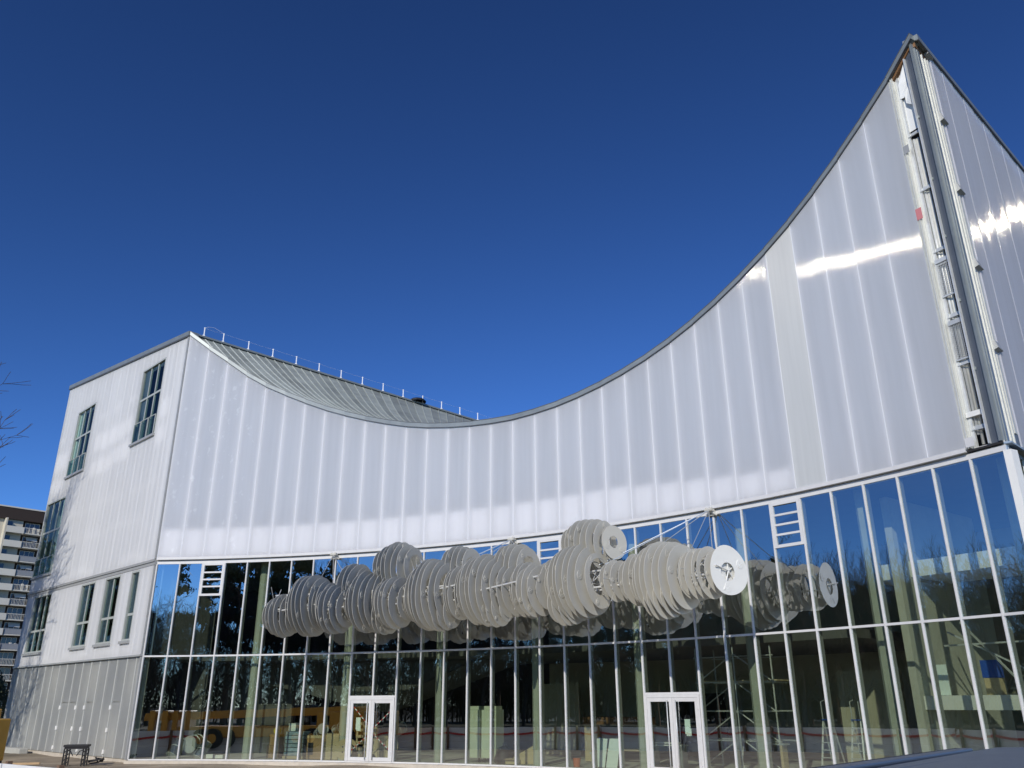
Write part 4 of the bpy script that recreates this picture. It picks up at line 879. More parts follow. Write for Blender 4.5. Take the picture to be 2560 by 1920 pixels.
# scaffold tower
T = thing('scaffold_tower', 'steel scaffold tower standing inside behind the second glass door', 'scaffold', pos(23, -3.2, 0))
fr = sframe(23.0, -3.2)
for a in (-1.6, 0.0, 1.5):
    for o in (-0.7, 0.7): MB().tube(fr.p(a, o, 0.02), fr.p(a, o, 4.25), 0.03, n=6).build('standard', 'galv', T)
for z in (1.0, 2.0, 3.0, 3.9):
    for o in (-0.7, 0.7): MB().tube(fr.p(-1.7, o, z), fr.p(1.6, o, z), 0.026, n=6).build('ledger', 'galv', T)
for z in (0.1, 1.0, 2.0, 3.0):
    MB().tube(fr.p(-1.6, 0.7, z), fr.p(0, 0.7, z + 1), 0.022, n=6).build('brace', 'galv', T); MB().tube(fr.p(1.5, 0.7, z), fr.p(0, 0.7, z + 1), 0.022, n=6).build('brace', 'galv', T)
for j in range(3): MB().box(fr, -1.7, 1.6, -0.65 + 0.42 * j, -0.26 + 0.42 * j, 3.03, 3.07).build('plank', 'ply', T)
def stepladder(label, s, o, h_):
    fr = sframe(s, o); T = thing('stepladder', label, 'ladder', fr.p(0, 0, 0), 'stepladders behind the glass')
    for e in (-1, 1):
        MB().bar(fr.p(0.24 * e, 0.35, 0.02), fr.p(0.14 * e, 0, h_), 0.05, 0.025).build('stile', 'paint_white', T); MB().bar(fr.p(0.24 * e, -0.5, 0.02), fr.p(0.14 * e, -0.03, h_), 0.04, 0.025).build('rear_leg', 'galv', T)
        MB().path([fr.p(0.14 * e, 0, h_), fr.p(0.14 * e, 0.02, h_ + 0.55), fr.p(0.12 * e, -0.15, h_ + 0.6)], 0.016).build('hand_rail', 'galv', T)
    for j in range(7):
        f = (j + 1) / 8; MB().box(fr, -0.23 + 0.09 * f, 0.23 - 0.09 * f, 0.35 - 0.35 * f - 0.04, 0.35 - 0.35 * f + 0.05, h_ * f - 0.015, h_ * f + 0.015).build('tread', 'galv', T)
    MB().box(fr, -0.15, 0.15, -0.08, 0.08, h_ + 0.001, h_ + 0.03).build('platform', 'plastic_blue', T)
stepladder('white stepladder behind the bay left of the leaning landing, left one', 26.35, -1.2, 1.75)
stepladder('white stepladder nearest the fifth concrete column, right one', 27.15, -1.3, 1.75)
T, fr = bxs('floor_stand_lamp', 'thin upright work lamp with yellow foot right of second door', 'lamp', 23.75, -0.9, [('foot', 'yellow_tool', [(-0.12, 0.12, -0.12, 0.12, 0.02, 0.14)]), ('box', 'slab', [(-0.1, 0.1, -0.08, 0.08, 0.141, 0.32)])], None)
MB().tube(fr.p(0, 0, 0.32), fr.p(-0.06, 0, 1.3), 0.022, n=6).tube(fr.p(0.0, 0, 0.5), fr.p(0.1, 0.05, 0.9), 0.016, n=6).build('pole', 'paint_white', T)
bxs('insulation_roll', 'pile of silver wrapped boards inside right of second door', 'boards', 24.0, -2.6, [('board', 'galv', [(-0.6, 0.5, -0.2, 0.2, 0.9, 0.95)]), ('support', 'ply', [(-0.5, -0.4, -0.18, 0.18, 0.02, 0.899)]), ('support', 'ply', [(0.3, 0.4, -0.18, 0.18, 0.02, 0.899)])], None)
bxs('leaning_panel', 'white board leaning on the white edged landing', 'board', 29.2, -2.3, [('board', 'paper', [(-0.3, 0.15, -0.05, 0.0, 2.47, 3.35)]), ('batten', 'ply', [(-0.28, 0.13, -0.09, -0.051, 2.9, 2.96)])], None)
bxs('blue_bag', 'bright blue bag resting on the landing behind the glass', 'bag', 30.15, -3.0, [('body', 'plastic_blue', [(-0.25, 0.25, -0.15, 0.15, 2.95, 3.45)]), ('stool', 'ply', [(-0.22, 0.22, -0.15, 0.15, 2.47, 2.94)])], None)
T = thing('access_ladder', 'aluminium ladder leaning on the landing nearest the white corner', 'ladder', pos(32.0, -3.2, 2.46))
for e in (0.0, 0.42): MB().bar(sframe(31.9, -2.6).p(e, 0, 2.48), sframe(31.9, -2.6).p(e - 0.05, -0.6, 5.6), 0.05, 0.03).build('stile', 'galv', T)
for j in range(10): f = (j + 0.5) / 10; MB().tube(sframe(31.9, -2.6).p(-0.05 * f, -0.6 * f, 2.48 + 3.1 * f), sframe(31.9, -2.6).p(0.42 - 0.05 * f, -0.6 * f, 2.48 + 3.1 * f), 0.018, n=6).build('rung', 'galv', T)

# ------------------------------------------------------------------ outside: apartment block
AP0 = Vector((-93.2, 156.0)); apt = Frame((AP0.x, AP0.y), (math.cos(R(47)), math.sin(R(47))))
A_ = thing('apartment_block', 'distant cream and dark brown apartment tower with rows of balconies', 'building', (AP0.x, AP0.y, 0))
FH = 2.62; NF = 13; ZT = 37.6
MB().box(apt, -34, -0.2, -12, 0, 0, ZT - 2.4).build('cream_wall', 'apt_cream', A_)
MB().box(apt, -0.199, 14, -12, -0.6, 0, ZT - 2.4).build('brown_wall', 'apt_brown', A_)
rfA = MB().box(apt, -34.3, 14.3, -12.3, 0.5, ZT - 2.399, ZT - 0.25).build('roof_band', 'apt_brown', A_)
MB().box(apt, -34.4, 14.4, -12.4, 0.6, ZT - 0.249, ZT).build('roof_edge', 'apt_white', rfA)
for f_ in range(NF):
    zb = ZT - 2.4 - FH * (f_ + 1) + 0.25
    for c in range(5):
        a0 = -3.9 - c * 6.6
        if c:
            bl_ = MB().box(apt, a0, a0 + 3.5, 0.001, 1.3, zb - 0.2, zb).box(apt, a0, a0 + 3.5, 1.2, 1.3, zb + 0.001, zb + 0.95).box(apt, a0 + 3.4, a0 + 3.5, 0.001, 1.199, zb + 0.001, zb + 0.95).build('balcony', 'apt_white', A_)
            MB().box(apt, a0 + 0.5, a0 + 2.0, 0.002, 0.03, zb + 0.05, zb + 2.1).build('window', 'apt_glass', A_)
            MB().box(apt, a0 - 0.2, a0 - 0.001, 0.001, 1.5, zb - 0.2, zb + FH - 0.22).build('balcony_fin', 'apt_cream', A_)
    # near columns that the picture shows
    bl_ = MB().box(apt, -3.2, -0.2, 0.001, 1.35, zb - 0.2, zb).box(apt, -3.2, -0.2, 1.25, 1.35, zb + 0.001, zb + 0.98).build('balcony', 'apt_white', A_)
    MB().box(apt, -2.9, -2.0, 0.002, 0.05, zb + 0.6, zb + 2.0).build('window', 'apt_glass', A_)
    MB().box(apt, -3.5, -3.22, 0.001, 1.3, zb - 0.2, zb + FH - 0.21).build('balcony_fin', 'apt_cream', A_)
    b2 = MB().box(apt, 0.0, 3.5, -0.599, 1.2, zb - 0.18, zb).build('balcony', 'apt_white', A_)
    q = MB().box(apt, 0.0, 3.5, 1.14, 1.2, zb + 0.92, zb + 1.0)
    if f_ in (2, 3, 7, 8): q.box(apt, 0.02, 3.48, 1.15, 1.18, zb + 0.05, zb + 0.91)
    for k in range(15): q.box(apt, 0.03 + k * 0.245, 0.06 + k * 0.245, 1.15, 1.19, zb + 0.001, zb + 0.919)
    q.box(apt, 3.44, 3.5, -0.59, 1.13, zb + 0.92, zb + 1.0)
    q.build('railing', 'rail_grey' if f_ in (2, 3, 7, 8) else 'apt_white', b2)
    wn = MB().box(apt, 0.35, 2.9, -0.598, -0.55, zb + 0.08, zb + 2.1).build('window', 'apt_glass', A_)
    q = MB()
    for a in (0.33, 1.15, 1.95, 2.85): q.box(apt, a, a + 0.07, -0.549, -0.5, zb + 0.06, zb + 2.12)
    q.box(apt, 0.33, 2.92, -0.549, -0.51, zb + 2.121, zb + 2.2); q.build('frame', 'apt_white', wn)
    if f_ in (1, 3, 5, 7): 
        q = MB(); q.hexa([apt.p(0.8, -0.4, zb + 2.0), apt.p(2.7, -0.4, zb + 2.0), apt.p(2.7, 0.5, zb + 1.35), apt.p(0.8, 0.5, zb + 1.35), apt.p(0.8, -0.4, zb + 2.06), apt.p(2.7, -0.4, zb + 2.06), apt.p(2.7, 0.5, zb + 1.41), apt.p(0.8, 0.5, zb + 1.41)]); q.build('awning', 'awning', A_)
    if f_ in (0, 4, 8): MB().box(apt, 1.4, 1.75, 0.6, 0.95, zb + 0.01, zb + 1.2).box(apt, 2.3, 2.6, 0.5, 0.8, zb + 0.01, zb + 1.1).build('balcony_clutter', 'apt_white', A_)

# ------------------------------------------------------------------ trees
def bare_tree_meshes(seed, H, spread=0.55, levels=6, nb=4):
    rnd = random.Random(seed); tv, tf, bv, bf = [], [], [], []
    def seg(V, Fc, p, q, r0, r1, n):
        d = (q - p).normalized(); u = d.orthogonal().normalized(); v = d.cross(u); b = len(V)
        for c, r in ((p, r0), (q, r1)):
            for k in range(n): a = 2 * math.pi * k / n; V.append(c + u * (r * math.cos(a)) + v * (r * math.sin(a)))
        for k in range(n): Fc.append((b + k, b + (k + 1) % n, b + n + (k + 1) % n, b + n + k))
    def grow(p, d, L, r, lev):
        n = 7 if lev < 2 else 4 if lev < 4 else 3
        V, Fc = (tv, tf) if lev == 0 else (bv, bf)
        k = 4 if lev == 0 else 3
        for j in range(k):
            d2 = (d + Vector((rnd.uniform(-1, 1), rnd.uniform(-1, 1), rnd.uniform(-0.4, 0.7))) * (0.07 if lev == 0 else 0.17)).normalized()
            q = p + d2 * (L / k); r = max(r, 0.008); r1 = max(0.006, r * (0.88 if lev == 0 else 0.80))
            seg(V, Fc, p, q, r, r1, n); p, d, r = q, d2, r1
            if lev < levels and (lev > 0 or j >= 1):
                m = rnd.choice((1, 1, 2)) if lev < 3 else 1
                for _ in range(m):
                    ax = d.orthogonal().normalized(); ax = Matrix.Rotation(rnd.uniform(0, 6.28), 3, d) @ ax
                    dd = (Matrix.Rotation(rnd.uniform(0.45, 1.0) * (1 if lev else 1.05), 3, ax) @ d); dd = (dd + Vector((0, 0, 0.18))).normalized()
                    grow(q, dd, L * rnd.uniform(0.48, 0.72), r * 0.62, lev + 1)
        if lev < levels:
            for _ in range(2):
                ax = Matrix.Rotation(rnd.uniform(0, 6.28), 3, d) @ d.orthogonal().normalized()
                grow(p, (Matrix.Rotation(rnd.uniform(0.25, 0.6), 3, ax) @ d).normalized(), L * rnd.uniform(0.6, 0.78), r * 0.8, lev + 1)
    grow(Vector((0, 0, -0.2)), Vector((0, 0, 1)), H * 0.34, H * 0.016, 0)
    zmax = max(v.z for v in bv); k = H / zmax
    out = []
    for nm, V, Fc, mt in (('trunk', tv, tf, 'bark'), ('crown', bv, bf, 'twig')):
        me = bpy.data.meshes.new(nm); me.from_pydata([tuple(v * k) for v in V], [], Fc); me.materials.append(M[mt]); me.polygons.foreach_set('use_smooth', [True] * len(me.polygons)); out.append(me)
    return out
def pine_meshes(seed, H, cr):
    rnd = random.Random(seed); t = MB(); p = Vector((0, 0, -0.2)); r = H * 0.017; tops = []
    for j in range(8):
        q = Vector((rnd.uniform(-0.15, 0.15) * j * 0.4, rnd.uniform(-0.15, 0.15) * j * 0.4, H * 0.95 * (j + 1) / 8)); t.tube(p, q, r, r * 0.85, n=8, cap=False); p = q; r *= 0.85
        if j > 2:
            for _ in range(7):
                a = rnd.uniform(0, 6.28); L_ = cr * rnd.uniform(0.45, 1.0) * (1.15 - 0.09 * j); e = q + Vector((math.cos(a) * L_, math.sin(a) * L_, rnd.uniform(-0.3, 0.9))); t.tube(q, e, r * 0.45, r * 0.15, n=5, cap=False)
                for f in (0.45, 0.7, 1.0): tops.append((q.lerp(e, f), 0.30 + 0.25 * f))
    tops.append((p, 0.7))
    c = MB()
    for (o, rr) in tops:
        for _ in range(60):
            d = Vector((rnd.gauss(0, 1), rnd.gauss(0, 1), rnd.gauss(0, 0.75))); d.normalize(); pp = o + d * (rr * rnd.uniform(0.2, 1.0) * cr * 0.42)
            u = Vector((rnd.gauss(0, 1), rnd.gauss(0, 1), rnd.gauss(0.4, 1))).normalized(); v = u.cross(d).normalized() if u.cross(d).length > 0.1 else u.orthogonal()
            s = rnd.uniform(0.14, 0.34) * cr * 0.35; c.add([pp - u * s, pp + v * s * 0.35, pp + u * s, pp - v * s * 0.35], [(0, 1, 2, 3)])
    out = []
    for nm, mb_, mt in (('trunk', t, 'pine_bark'), ('crown', c, 'needles')):
        me = bpy.data.meshes.new(nm); me.from_pydata([tuple(v) for v in mb_.v], [], mb_.f); me.materials.append(M[mt]); out.append(me)
    return out
def plant_tree(kind, meshes, x, y, sc, rot, label, group):
    T = thing(kind, label, 'tree', (x, y, gz(x, y) if abs(x) < 60 and -30 < y < 75 else -0.14), group); T.rotation_euler.z = rot; T.scale = (sc, sc, sc)
    for me in meshes:
        o = bpy.data.objects.new(me.name, me); COL.objects.link(o); o.parent = T
    return T
BT = [bare_tree_meshes(11, 12, levels=5), bare_tree_meshes(23, 12, levels=5), bare_tree_meshes(37, 12, levels=5)]
PN = [pine_meshes(5, 13, 3.0), pine_meshes(9, 13, 2.6)]
plant_tree('bare_tree', BT[1], -33.0, 45.0, 2.0, 0.6, 'bare tree at the left edge whose twigs reach into the sky', 'bare trees around the site')
TREES = [('b', 0, -54, -25, 1.37), ('b', 1, -52, -19, 1.35), ('b', 2, -59, -26, 1.30), ('p', 0, -55, -18, 1.66), ('b', 0, -53, -12, 1.54), ('p', 1, -61, -20, 1.88), ('p', 0, -57, -13, 1.53), ('b', 1, -56, -10, 1.62),
         ('b', 2, -62, -13, 1.79), ('p', 1, -66, -15, 1.46), ('b', 0, -60, -6, 1.54), ('p', 0, -65, -7, 1.32), ('b', 1, -59, 0, 1.42), ('p', 1, -65, -1, 1.36), ('b', 2, -61, 3, 1.42), ('p', 0, -69, 2, 1.39),
         ('b', 0, -61, 7, 1.24), ('p', 1, -65, 8, 1.51), ('b', 1, -61, 10, 1.61), ('p', 0, -66, 10, 1.41), ('b', 2, -62, 13, 1.16), ('b', 0, -56, 15, 1.17), ('p', 1, -63, 15, 1.03), ('p', 0, -67, 16, 1.12),
         ('b', 1, -50, 18, 1.37), ('p', 0, -60, 18, 0.98), ('b', 2, -48, 20, 1.40), ('b', 0, -51, 20, 1.46), ('p', 1, -63, 19, 0.93),
         ('p', 0, -62, 60, 1.5), ('b', 1, -55, 66, 1.6), ('p', 1, -70, 66, 1.7), ('b', 0, -64, 72, 1.7), ('b', 2, -72, 56, 1.6), ('p', 0, -58, 74, 1.9), ('p', 1, -80, 66, 1.8), ('p', 0, -68, 78, 2.0), ('p', 1, -50, 72, 1.6)]
for n_, (k, i, x, y, s) in enumerate(TREES):
    side = n_ >= 29
    if side: plant_tree('bare_tree' if k == 'b' else 'pine_tree', BT[i] if k == 'b' else PN[i], x, y, s, n_ * 1.7, 'bare tree mirrored in the side wall windows' if k == 'b' else 'dark pine mirrored in the side wall windows', 'trees mirrored in the side windows')
    elif k == 'b': plant_tree('bare_tree', BT[i], x, y, s, n_ * 1.7, 'bare winter tree mirrored in the glass front', 'bare trees mirrored in the glass')
    else: plant_tree('pine_tree', PN[i], x, y, s, n_ * 1.3, 'dark pine tree mirrored in the glass front', 'pines mirrored in the glass')
# far wood behind the trees, one brown mass of twigs
rnd = random.Random(21); c = MB()
WOOD = [Vector(q) for q in [(-58, -50), (-65, -41), (-70, -36), (-74, -31), (-77, -26), (-80, -20), (-82, -15), (-83, -9), (-84, -4), (-85, 1), (-85, 6), (-84, 11), (-83, 15), (-82, 18), (-81, 20), (-80, 27), (-79, 36)]]
def wood_point(f, sp):
    k = min(int(f * (len(WOOD) - 1)), len(WOOD) - 2); p = WOOD[k].lerp(WOOD[k + 1], f * (len(WOOD) - 1) - k)
    return p.x + rnd.uniform(-sp, sp), p.y + rnd.uniform(-sp, sp)
for _ in range(150):
    x, y = wood_point(rnd.random(), 7); hh = rnd.uniform(8, 13)
    c.tube((x, y, -0.2), (x + rnd.uniform(-.6, .6), y + rnd.uniform(-.6, .6), hh * 0.9), 0.16, 0.04, n=4, cap=False)
    for _ in range(46):
        z0 = hh * rnd.uniform(0.12, 0.85); a = rnd.uniform(0, 6.28); L_ = rnd.uniform(1.0, 3.0); p = Vector((x, y, z0)); d = Vector((math.cos(a), math.sin(a), rnd.uniform(0.3, 1.4))).normalized(); q_ = p + d * L_
        c.tube(p, q_, 0.05, 0.02, n=3, cap=False)
        for _ in range(4):
            d2 = (d + Vector((rnd.gauss(0, .6), rnd.gauss(0, .6), rnd.gauss(0.2, .5)))).normalized(); e = p.lerp(q_, rnd.uniform(0.3, 1)); c.tube(e, e + d2 * rnd.uniform(0.5, 1.4), 0.022, 0.012, n=3, cap=False)
for _ in range(75000):
    f = rnd.random(); x, y = wood_point(f, 4.5); zt = 4.0 + 4.5 * abs(math.sin(9 * f) * math.sin(23 * f + 1)) + rnd.uniform(0, 2.0)
    p = Vector((x, y, rnd.uniform(0, 1) ** 0.8 * zt)); d = Vector((rnd.gauss(0, .5), rnd.gauss(0, .5), 1)).normalized() * rnd.uniform(0.5, 1.3); u = d.orthogonal().normalized() * rnd.uniform(0.05, 0.16)
    c.add([p - u, p + u, p + d], [(0, 1, 2)])
fw = c.build('far_wood', 'twig', recalc=False); fw['kind'] = 'stuff'; fw['label'] = 'brown winter wood mirrored behind the nearer trees'; fw['category'] = 'wood'
# scrap of white film in the bare tree
q = MB()
for a, b in (((-30.7, 44.2, 20.0), (-30.55, 44.3, 19.75)), ((-30.55, 44.3, 19.75), (-30.4, 44.3, 19.85)), ((-30.2, 44.5, 20.0), (-30.05, 44.6, 19.7)), ((-30.05, 44.6, 19.7), (-30.2, 44.5, 19.2))): q.bar(a, b, 0.012, 0.045)
tag(rebase(q.build('plastic_scrap', 'paint_white'), (-30.4, 44.3, 19.6)), 'white plastic scrap caught in the bare tree at left', 'plastic scrap')
def shrub(x, y, h_, w_, label):
    rnd = random.Random(int(x * 7 + y)); T = thing('evergreen_shrub', label, 'shrub', (x, y, -0.14)); q = MB()
    for _ in range(7): q.tube((x, y, -0.14), (x + rnd.uniform(-w_, w_) * 0.4, y + rnd.uniform(-w_, w_) * 0.4, h_ * 0.7), 0.05, 0.02, n=4)
    q.build('stem', 'bark', T); c = MB()
    for _ in range(5200):
        d = Vector((rnd.gauss(0, 1), rnd.gauss(0, 1), rnd.gauss(0, 1))).normalized() * rnd.uniform(0.45, 1.0) ** 0.4; k = 1 + 0.25 * math.sin(5 * d.x + 3 * d.z)
        p = Vector((x + d.x * w_ * k, y + d.y * w_ * k, h_ * 0.5 + d.z * h_ * 0.5 * k)); u = Vector((rnd.gauss(0, 1), rnd.gauss(0, 1), rnd.gauss(0, 1))).normalized(); v = u.orthogonal().normalized(); s = rnd.uniform(0.08, 0.2)
        c.add([p - u * s, p + v * s * 0.5, p + u * s, p - v * s * 0.5], [(0, 1, 2, 3)])
    c.build('foliage', 'hedge', T, recalc=False)
shrub(-48, 79, 6.0, 2.4, 'dark evergreen shrub below the apartment tower, nearest the side wall')
shrub(-53, 84, 8.0, 2.6, 'tall evergreen shrub below the apartment tower at the left edge')

# ------------------------------------------------------------------ hoarding
H_ = thing('hoarding_fence', 'white boarded site hoarding with red tape across the left foreground', 'fence', (FENCE[5].x, FENCE[5].y, -1.0))
ZF = 0.96
for a, b in zip(FENCE[:-1], FENCE[1:]):
    n_ = max(1, round((b - a).length / 2.6))
    for k in range(n_):
        p = a.lerp(b, k / n_); q_ = a.lerp(b, (k + 1) / n_); fr = Frame((p.x, p.y), (q_ - p)); L_ = (q_ - p).length
        for j in range(5):
            z1 = ZF - 0.39 * j; MB().box(fr, 0.03, L_ - 0.03, -0.02 + 0.008 * (j % 2), 0.02 + 0.008 * (j % 2), z1 - 0.38, z1).build('board', 'hoard', H_)
        MB().box(fr, -0.06, 0.06, -0.2, -0.08, -1.25, ZF + 0.05).build('post', 'post_wood', H_)
        MB().box(fr, -0.05, 0.05, 0.05, 0.14, -1.25, ZF - 0.15).build('post', 'post_wood', H_)
        m_ = MB(); zz = [ZF - 0.22 - 0.12 * math.sin(math.pi * t / 6) for t in range(7)]
        for t in range(6):
            for e in (-1, 1): m_.add([fr.p(L_ * t / 6, 0.16 * e, zz[t]), fr.p(L_ * (t + 1) / 6, 0.16 * e, zz[t + 1]), fr.p(L_ * (t + 1) / 6, 0.16 * e, zz[t + 1] - 0.11), fr.p(L_ * t / 6, 0.16 * e, zz[t] - 0.11)], [(0, 1, 2, 3)])
        m_.build('warning_tape', 'tape_red', H_, recalc=False)
rnd = random.Random(3); c = MB()
for a, b in zip(FENCE[:-1], FENCE[1:]):
    for _ in range(int((b - a).length * 70)):
        p = a.lerp(b, rnd.random()); n_ = Vector((-(b - a).y, (b - a).x)).normalized(); e = rnd.gauss(0.5, 0.35); x, y = p.x + n_.x * e, p.y + n_.y * e
        u = Vector((rnd.gauss(0, 1), rnd.gauss(0, 1), rnd.gauss(0, .6))).normalized(); v = u.orthogonal().normalized(); s = rnd.uniform(0.05, 0.12); o = Vector((x, y, gz(x, y) + rnd.uniform(0.02, 0.18)))
        c.add([o - u * s, o + v * s * 0.6, o + u * s, o - v * s * 0.6], [(0, 1, 2, 3)])
lf = c.build('fallen_leaves', 'leaves', recalc=False); lf['kind'] = 'stuff'; lf['label'] = 'brown fallen leaves drifted along the hoarding'; lf['category'] = 'leaves'

# ------------------------------------------------------------------ orange telehandler at the left edge
hd = R(163); tf = Frame((-19.2, 29.8), (math.cos(hd), math.sin(hd)))
T = thing('telehandler', 'orange telescopic handler cut off by the left picture edge', 'telehandler', tf.p(0, 0, -0.05))
MB().box(tf, -1.9, 2.1, -0.75, 0.75, 0.55, 1.15).box(tf, -2.25, -1.4, -0.7, 0.7, 0.6, 1.9).build('chassis', 'yellow', T, bevel=0.05)
MB().hexa([tf.p(-2.2, -0.1, 1.75), tf.p(3.4, -0.1, 1.45), tf.p(3.4, 0.3, 1.45), tf.p(-2.2, 0.3, 1.75), tf.p(-2.2, -0.1, 2.2), tf.p(3.4, -0.1, 1.85), tf.p(3.4, 0.3, 1.85), tf.p(-2.2, 0.3, 2.2)]).build('boom', 'yellow', T, bevel=0.03)
cab = MB().box(tf, -0.6, 0.8, -0.85, -0.15, 1.16, 1.3).box(tf, -0.6, -0.52, -0.85, -0.77, 1.3, 2.2).box(tf, 0.72, 0.8, -0.85, -0.77, 1.3, 2.2).box(tf, -0.6, -0.52, -0.23, -0.15, 1.3, 2.2).box(tf, 0.72, 0.8, -0.23, -0.15, 1.3, 2.2).box(tf, -0.62, 0.82, -0.87, -0.13, 2.201, 2.28).build('cab', 'black', T)
MB().box(tf, -0.51, 0.71, -0.84, -0.82, 1.31, 2.19).box(tf, -0.51, 0.71, -0.18, -0.16, 1.31, 2.19).build('cab_window', 'car_glass', cab)
for a in (-1.3, 1.4):
    for o in (-0.85, 0.85):
        wl = MB().tube(tf.p(a, o - 0.2, 0.5), tf.p(a, o + 0.2, 0.5), 0.52, n=24).build('wheel', 'rubber', T); MB().tube(tf.p(a, o - 0.21, 0.5), tf.p(a, o + 0.21, 0.5), 0.25, n=16).build('rim', 'yellow', wl)
for a in (2.2, 2.75): 
    m_ = MB().box(tf, a, a + 0.32, -0.55, 0.6, 0.15, 2.0); m_.build('fork_carriage', 'yellow', T, bevel=0.04)
MB().box(tf, -2.262, -2.252, -0.3, 0.2, 1.2, 1.6).build('decal', 'tape_white', T)

# ------------------------------------------------------------------ vehicles near the camera
def car(name, label, fr, L_, W_, H, zg, paint, van=False):
    T = thing(name, label, 'car', fr.p(0, 0, zg))
    hw = W_ / 2
    if van: prof = [(-L_/2, 0.35), (-L_/2, 0.95), (-L_/2 + 0.12, H - 0.10), (-L_/2 + 0.4, H), (L_/2 - 2.0, H + 0.015), (L_/2 - 1.75, H - 0.05), (L_/2 - 1.0, 1.0), (L_/2 - 0.15, 0.85), (L_/2, 0.55), (L_/2, 0.3)]
    else: prof = [(-L_/2, 0.35), (-L_/2, 0.85), (-L_/2 + 0.55, 1.0), (-L_/2 + 1.1, H - 0.12), (-L_/2 + 1.6, H - 0.01), (-L_/2 + 2.2, H), (L_/2 - 1.75, H - 0.06), (L_/2 - 0.95, 0.98), (L_/2 - 0.15, 0.8), (L_/2, 0.5), (L_/2, 0.3)]
    cols = [(-1.0, 0.0), (-0.97, 0.0), (-0.80, 1.0), (-0.45, 1.0), (0, 1.0), (0.45, 1.0), (0.80, 1.0), (0.97, 0.0), (1.0, 0.0)]
    belt = 0.98; m_ = MB(); n_ = len(prof)
    secs = []
    for (x, z) in prof:
        row = []
        zt = min(z, belt) if z > belt else z
        zb = 0.3
        row.append(fr.p(x, -hw, zg + zb)); row.append(fr.p(x, -hw * 1.0, zg + max(zb, zt - 0.25))); row.append(fr.p(x, -hw * 0.97, zg + zt))
        top = z
        row.append(fr.p(x, -hw * (0.78 if z > belt else 0.9), zg + (top - 0.035 if z > belt else top + 0.01))); row.append(fr.p(x, -hw * 0.5, zg + top + 0.01)); row.append(fr.p(x, 0, zg + top + 0.025))
        row += [fr.p(x, -((r_ - fr.p(x, 0, 0)).dot(fr.n)), r_.z) for r_ in row[:5][::-1]]
        secs.append(row)
    nc = len(secs[0])
    for r_ in secs: m_.v += r_
    for i in range(n_ - 1):
        for j in range(nc - 1):
            a, b = prof[i], prof[i + 1]
            glassy = (j in (2, nc - 4) and (a[1] > belt or b[1] > belt)) or (not van and 2 < j < nc - 4 and ((a[1] <= 1.0 < b[1]) or (b[1] <= 1.0 < a[1]))) or (van and 2 < j < nc - 4 and (a[1] > belt >= b[1] or (a[1] > 1.2 and b[1] <= 1.0)))
            m_.f.append((i * nc + j, i * nc + j + 1, (i + 1) * nc + j + 1, (i + 1) * nc + j)); m_.mi.append(1 if glassy else 0)
    for e in (0, n_ - 1): m_.f.append(tuple(e * nc + j for j in range(nc))); m_.mi.append(0)
    body = m_.build('body', [paint, 'car_glass'], T, smooth=False)
    for a in (-L_/2 + 0.85, L_/2 - 0.85):
        for o in (-hw + 0.1, hw - 0.1):
            wl = MB().tube(fr.p(a, o - 0.12, zg + 0.31), fr.p(a, o + 0.12, zg + 0.31), 0.31, n=24).build('wheel', 'rubber', T); MB().tube(fr.p(a, o - 0.13, zg + 0.31), fr.p(a, o + 0.13, zg + 0.31), 0.19, n=16).build('rim', 'galv', wl)
    for o in (-hw * 0.72, hw * 0.72): MB().box(fr, L_/2 - 0.12, L_/2 + 0.012, o - 0.2, o + 0.2, zg + 0.62, zg + 0.76).build('headlight', 'lamp', T); MB().box(fr, -L_/2 - 0.012, -L_/2 + 0.08, o - 0.16, o + 0.16, zg + 0.68, zg + 0.84).build('tail_light', 'tape_red', T)
    MB().box(fr, L_/2 - 0.3, L_/2 + 0.03, -hw * 0.95, hw * 0.95, zg + 0.28, zg + 0.48).build('bumper', 'black', T, bevel=0.03); MB().box(fr, -L_/2 - 0.03, -L_/2 + 0.3, -hw * 0.95, hw * 0.95, zg + 0.28, zg + 0.5).build('bumper', 'black', T, bevel=0.03)
    for e in (-1, 1): MB().box(fr, L_/2 - 1.75, L_/2 - 1.55, e * (hw + 0.08) - 0.07, e * (hw + 0.08) + 0.07, zg + 1.0, zg + 1.14).build('wing_mirror', 'black', T, bevel=0.02)
    if van:
        x0, x1 = -L_/2 + 0.45, L_/2 - 2.05
        for e in (-0.62, -0.36, -0.1, 0.16, 0.42): MB().box(fr, x0 + 0.2, x1 - 0.1, e - 0.045, e + 0.045, zg + H - 0.01, zg + H + 0.022).build('roof_rib', paint, T, bevel=0.012)
        for e in (-1, 1): MB().box(fr, x0, x1, e * hw * 0.78 - 0.02, e * hw * 0.78 + 0.02, zg + H - 0.05, zg + H + 0.016).build('roof_gutter', 'black', T)
    return T
hv = R(48); vf = Frame((3.45, 5.85), (math.cos(hv), math.sin(hv)))
car('grey_van', 'slate grey van whose ribbed roof fills the bottom right corner', vf, 5.4, 1.8, 1.47, 0.47, 'van_paint', van=True)
rf_ = Frame((4.85, 11.5), (math.cos(R(20)), math.sin(R(20))))
car('red_car', 'dark red car with only its roof top showing beyond the grey van', rf_, 4.1, 1.7, 1.43, 0.1, 'red_paint')

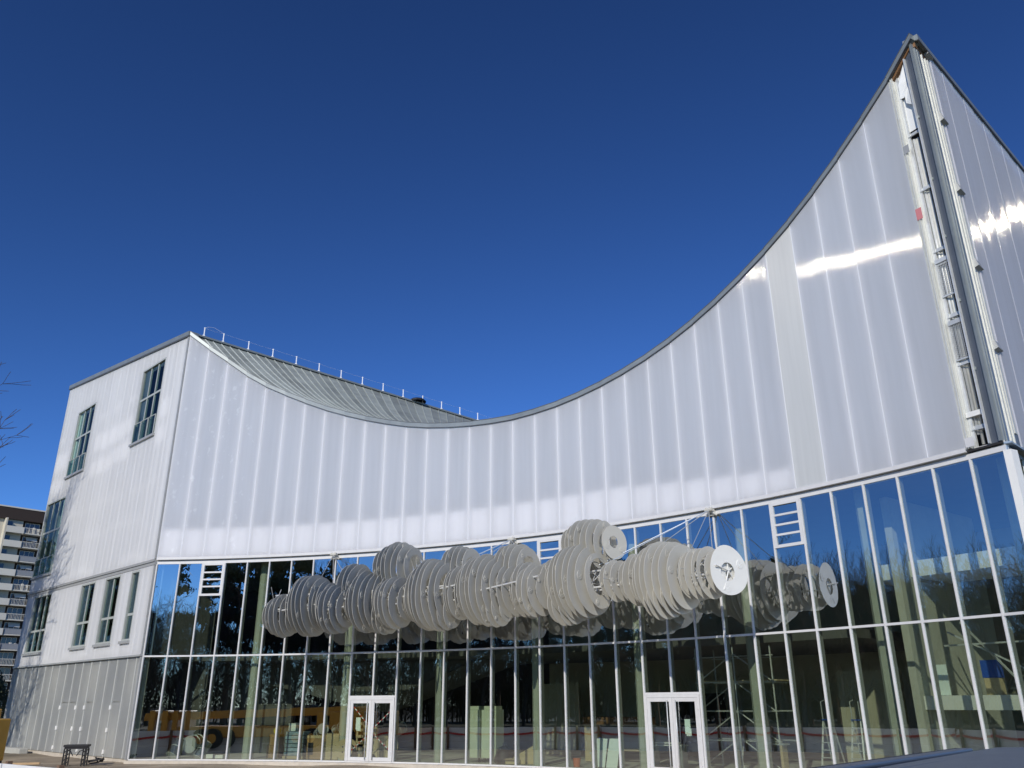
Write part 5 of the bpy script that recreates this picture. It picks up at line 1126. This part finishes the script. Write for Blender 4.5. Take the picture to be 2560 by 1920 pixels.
# ------------------------------------------------------------------ small things on the ground at the left
class ScaledFrame(Frame):
    def p(s, a, o, z): return Frame.p(s, a * 0.72, o * 0.72, -0.14 + (z + 0.14) * 0.85)
lf_ = ScaledFrame((-19.0, 39.1), (math.cos(R(15)), math.sin(R(15))))
T = thing('lattice_stand', 'black stand on four lattice legs before the perforated side wall', 'stand', lf_.p(0, 0, -0.14))
MB().box(lf_, -0.68, 0.68, -0.45, 0.45, 0.76, 0.86).box(lf_, -0.62, 0.62, -0.4, 0.4, 0.66, 0.759).build('top', 'black', T, bevel=0.01)
for a in (-0.52, 0.52):
    for o in (-0.34, 0.34):
        q = MB()
        for da in (-0.09, 0.09):
            for do in (-0.07, 0.07): q.bar(lf_.p(a + da, o + do, -0.14), lf_.p(a + da, o + do, 0.66), 0.03, 0.03)
        for k in range(4):
            for do in (-0.07, 0.07): q.bar(lf_.p(a - 0.09, o + do, -0.1 + k * 0.19), lf_.p(a + 0.09, o + do, 0.09 + k * 0.19), 0.018, 0.018)
        q.build('leg', 'black', T)
q = MB()
for e in (-1, 1): q.path([lf_.p(0.43 * e, 0.36, 0.62), lf_.p(0.25 * e, 0.36, 0.56), lf_.p(0.1 * e, 0.36, 0.35)], 0.02)
q.build('brace', 'black', T)
rnd = random.Random(4); q = MB(); pp = [lf_.p(0.8 + rnd.uniform(-0.3, 0.9), rnd.uniform(-0.4, 0.4), -0.05 + rnd.uniform(0, 0.3)) for _ in range(16)]; q.path(pp, 0.03, n=5)
tag(rebase(q.build('cable_heap', 'black'), lf_.p(1.0, 0, -0.14)), 'tangle of black cable beside the lattice stand', 'cable')
pf_ = Frame((-22.0, 39.2), (math.cos(R(20)), math.sin(R(20))))
q = MB().box(pf_, -1.2, 1.3, -0.12, 0.12, -0.1, -0.02); tag(rebase(q.build('timber_plank', 'plank', bevel=0.006), pf_.p(0, 0, -0.1)), 'pale timber plank lying on the sand left of the stand', 'plank')
q = MB().box(LF, 12.6, 17.6, 0.3, 0.75, -0.3, 0.12); tag(rebase(q.build('concrete_kerb_block', 'concrete', bevel=0.03), LF.p(15, 0.5, -0.2)), 'long concrete block on the sand along the side wall foot', 'kerb block')
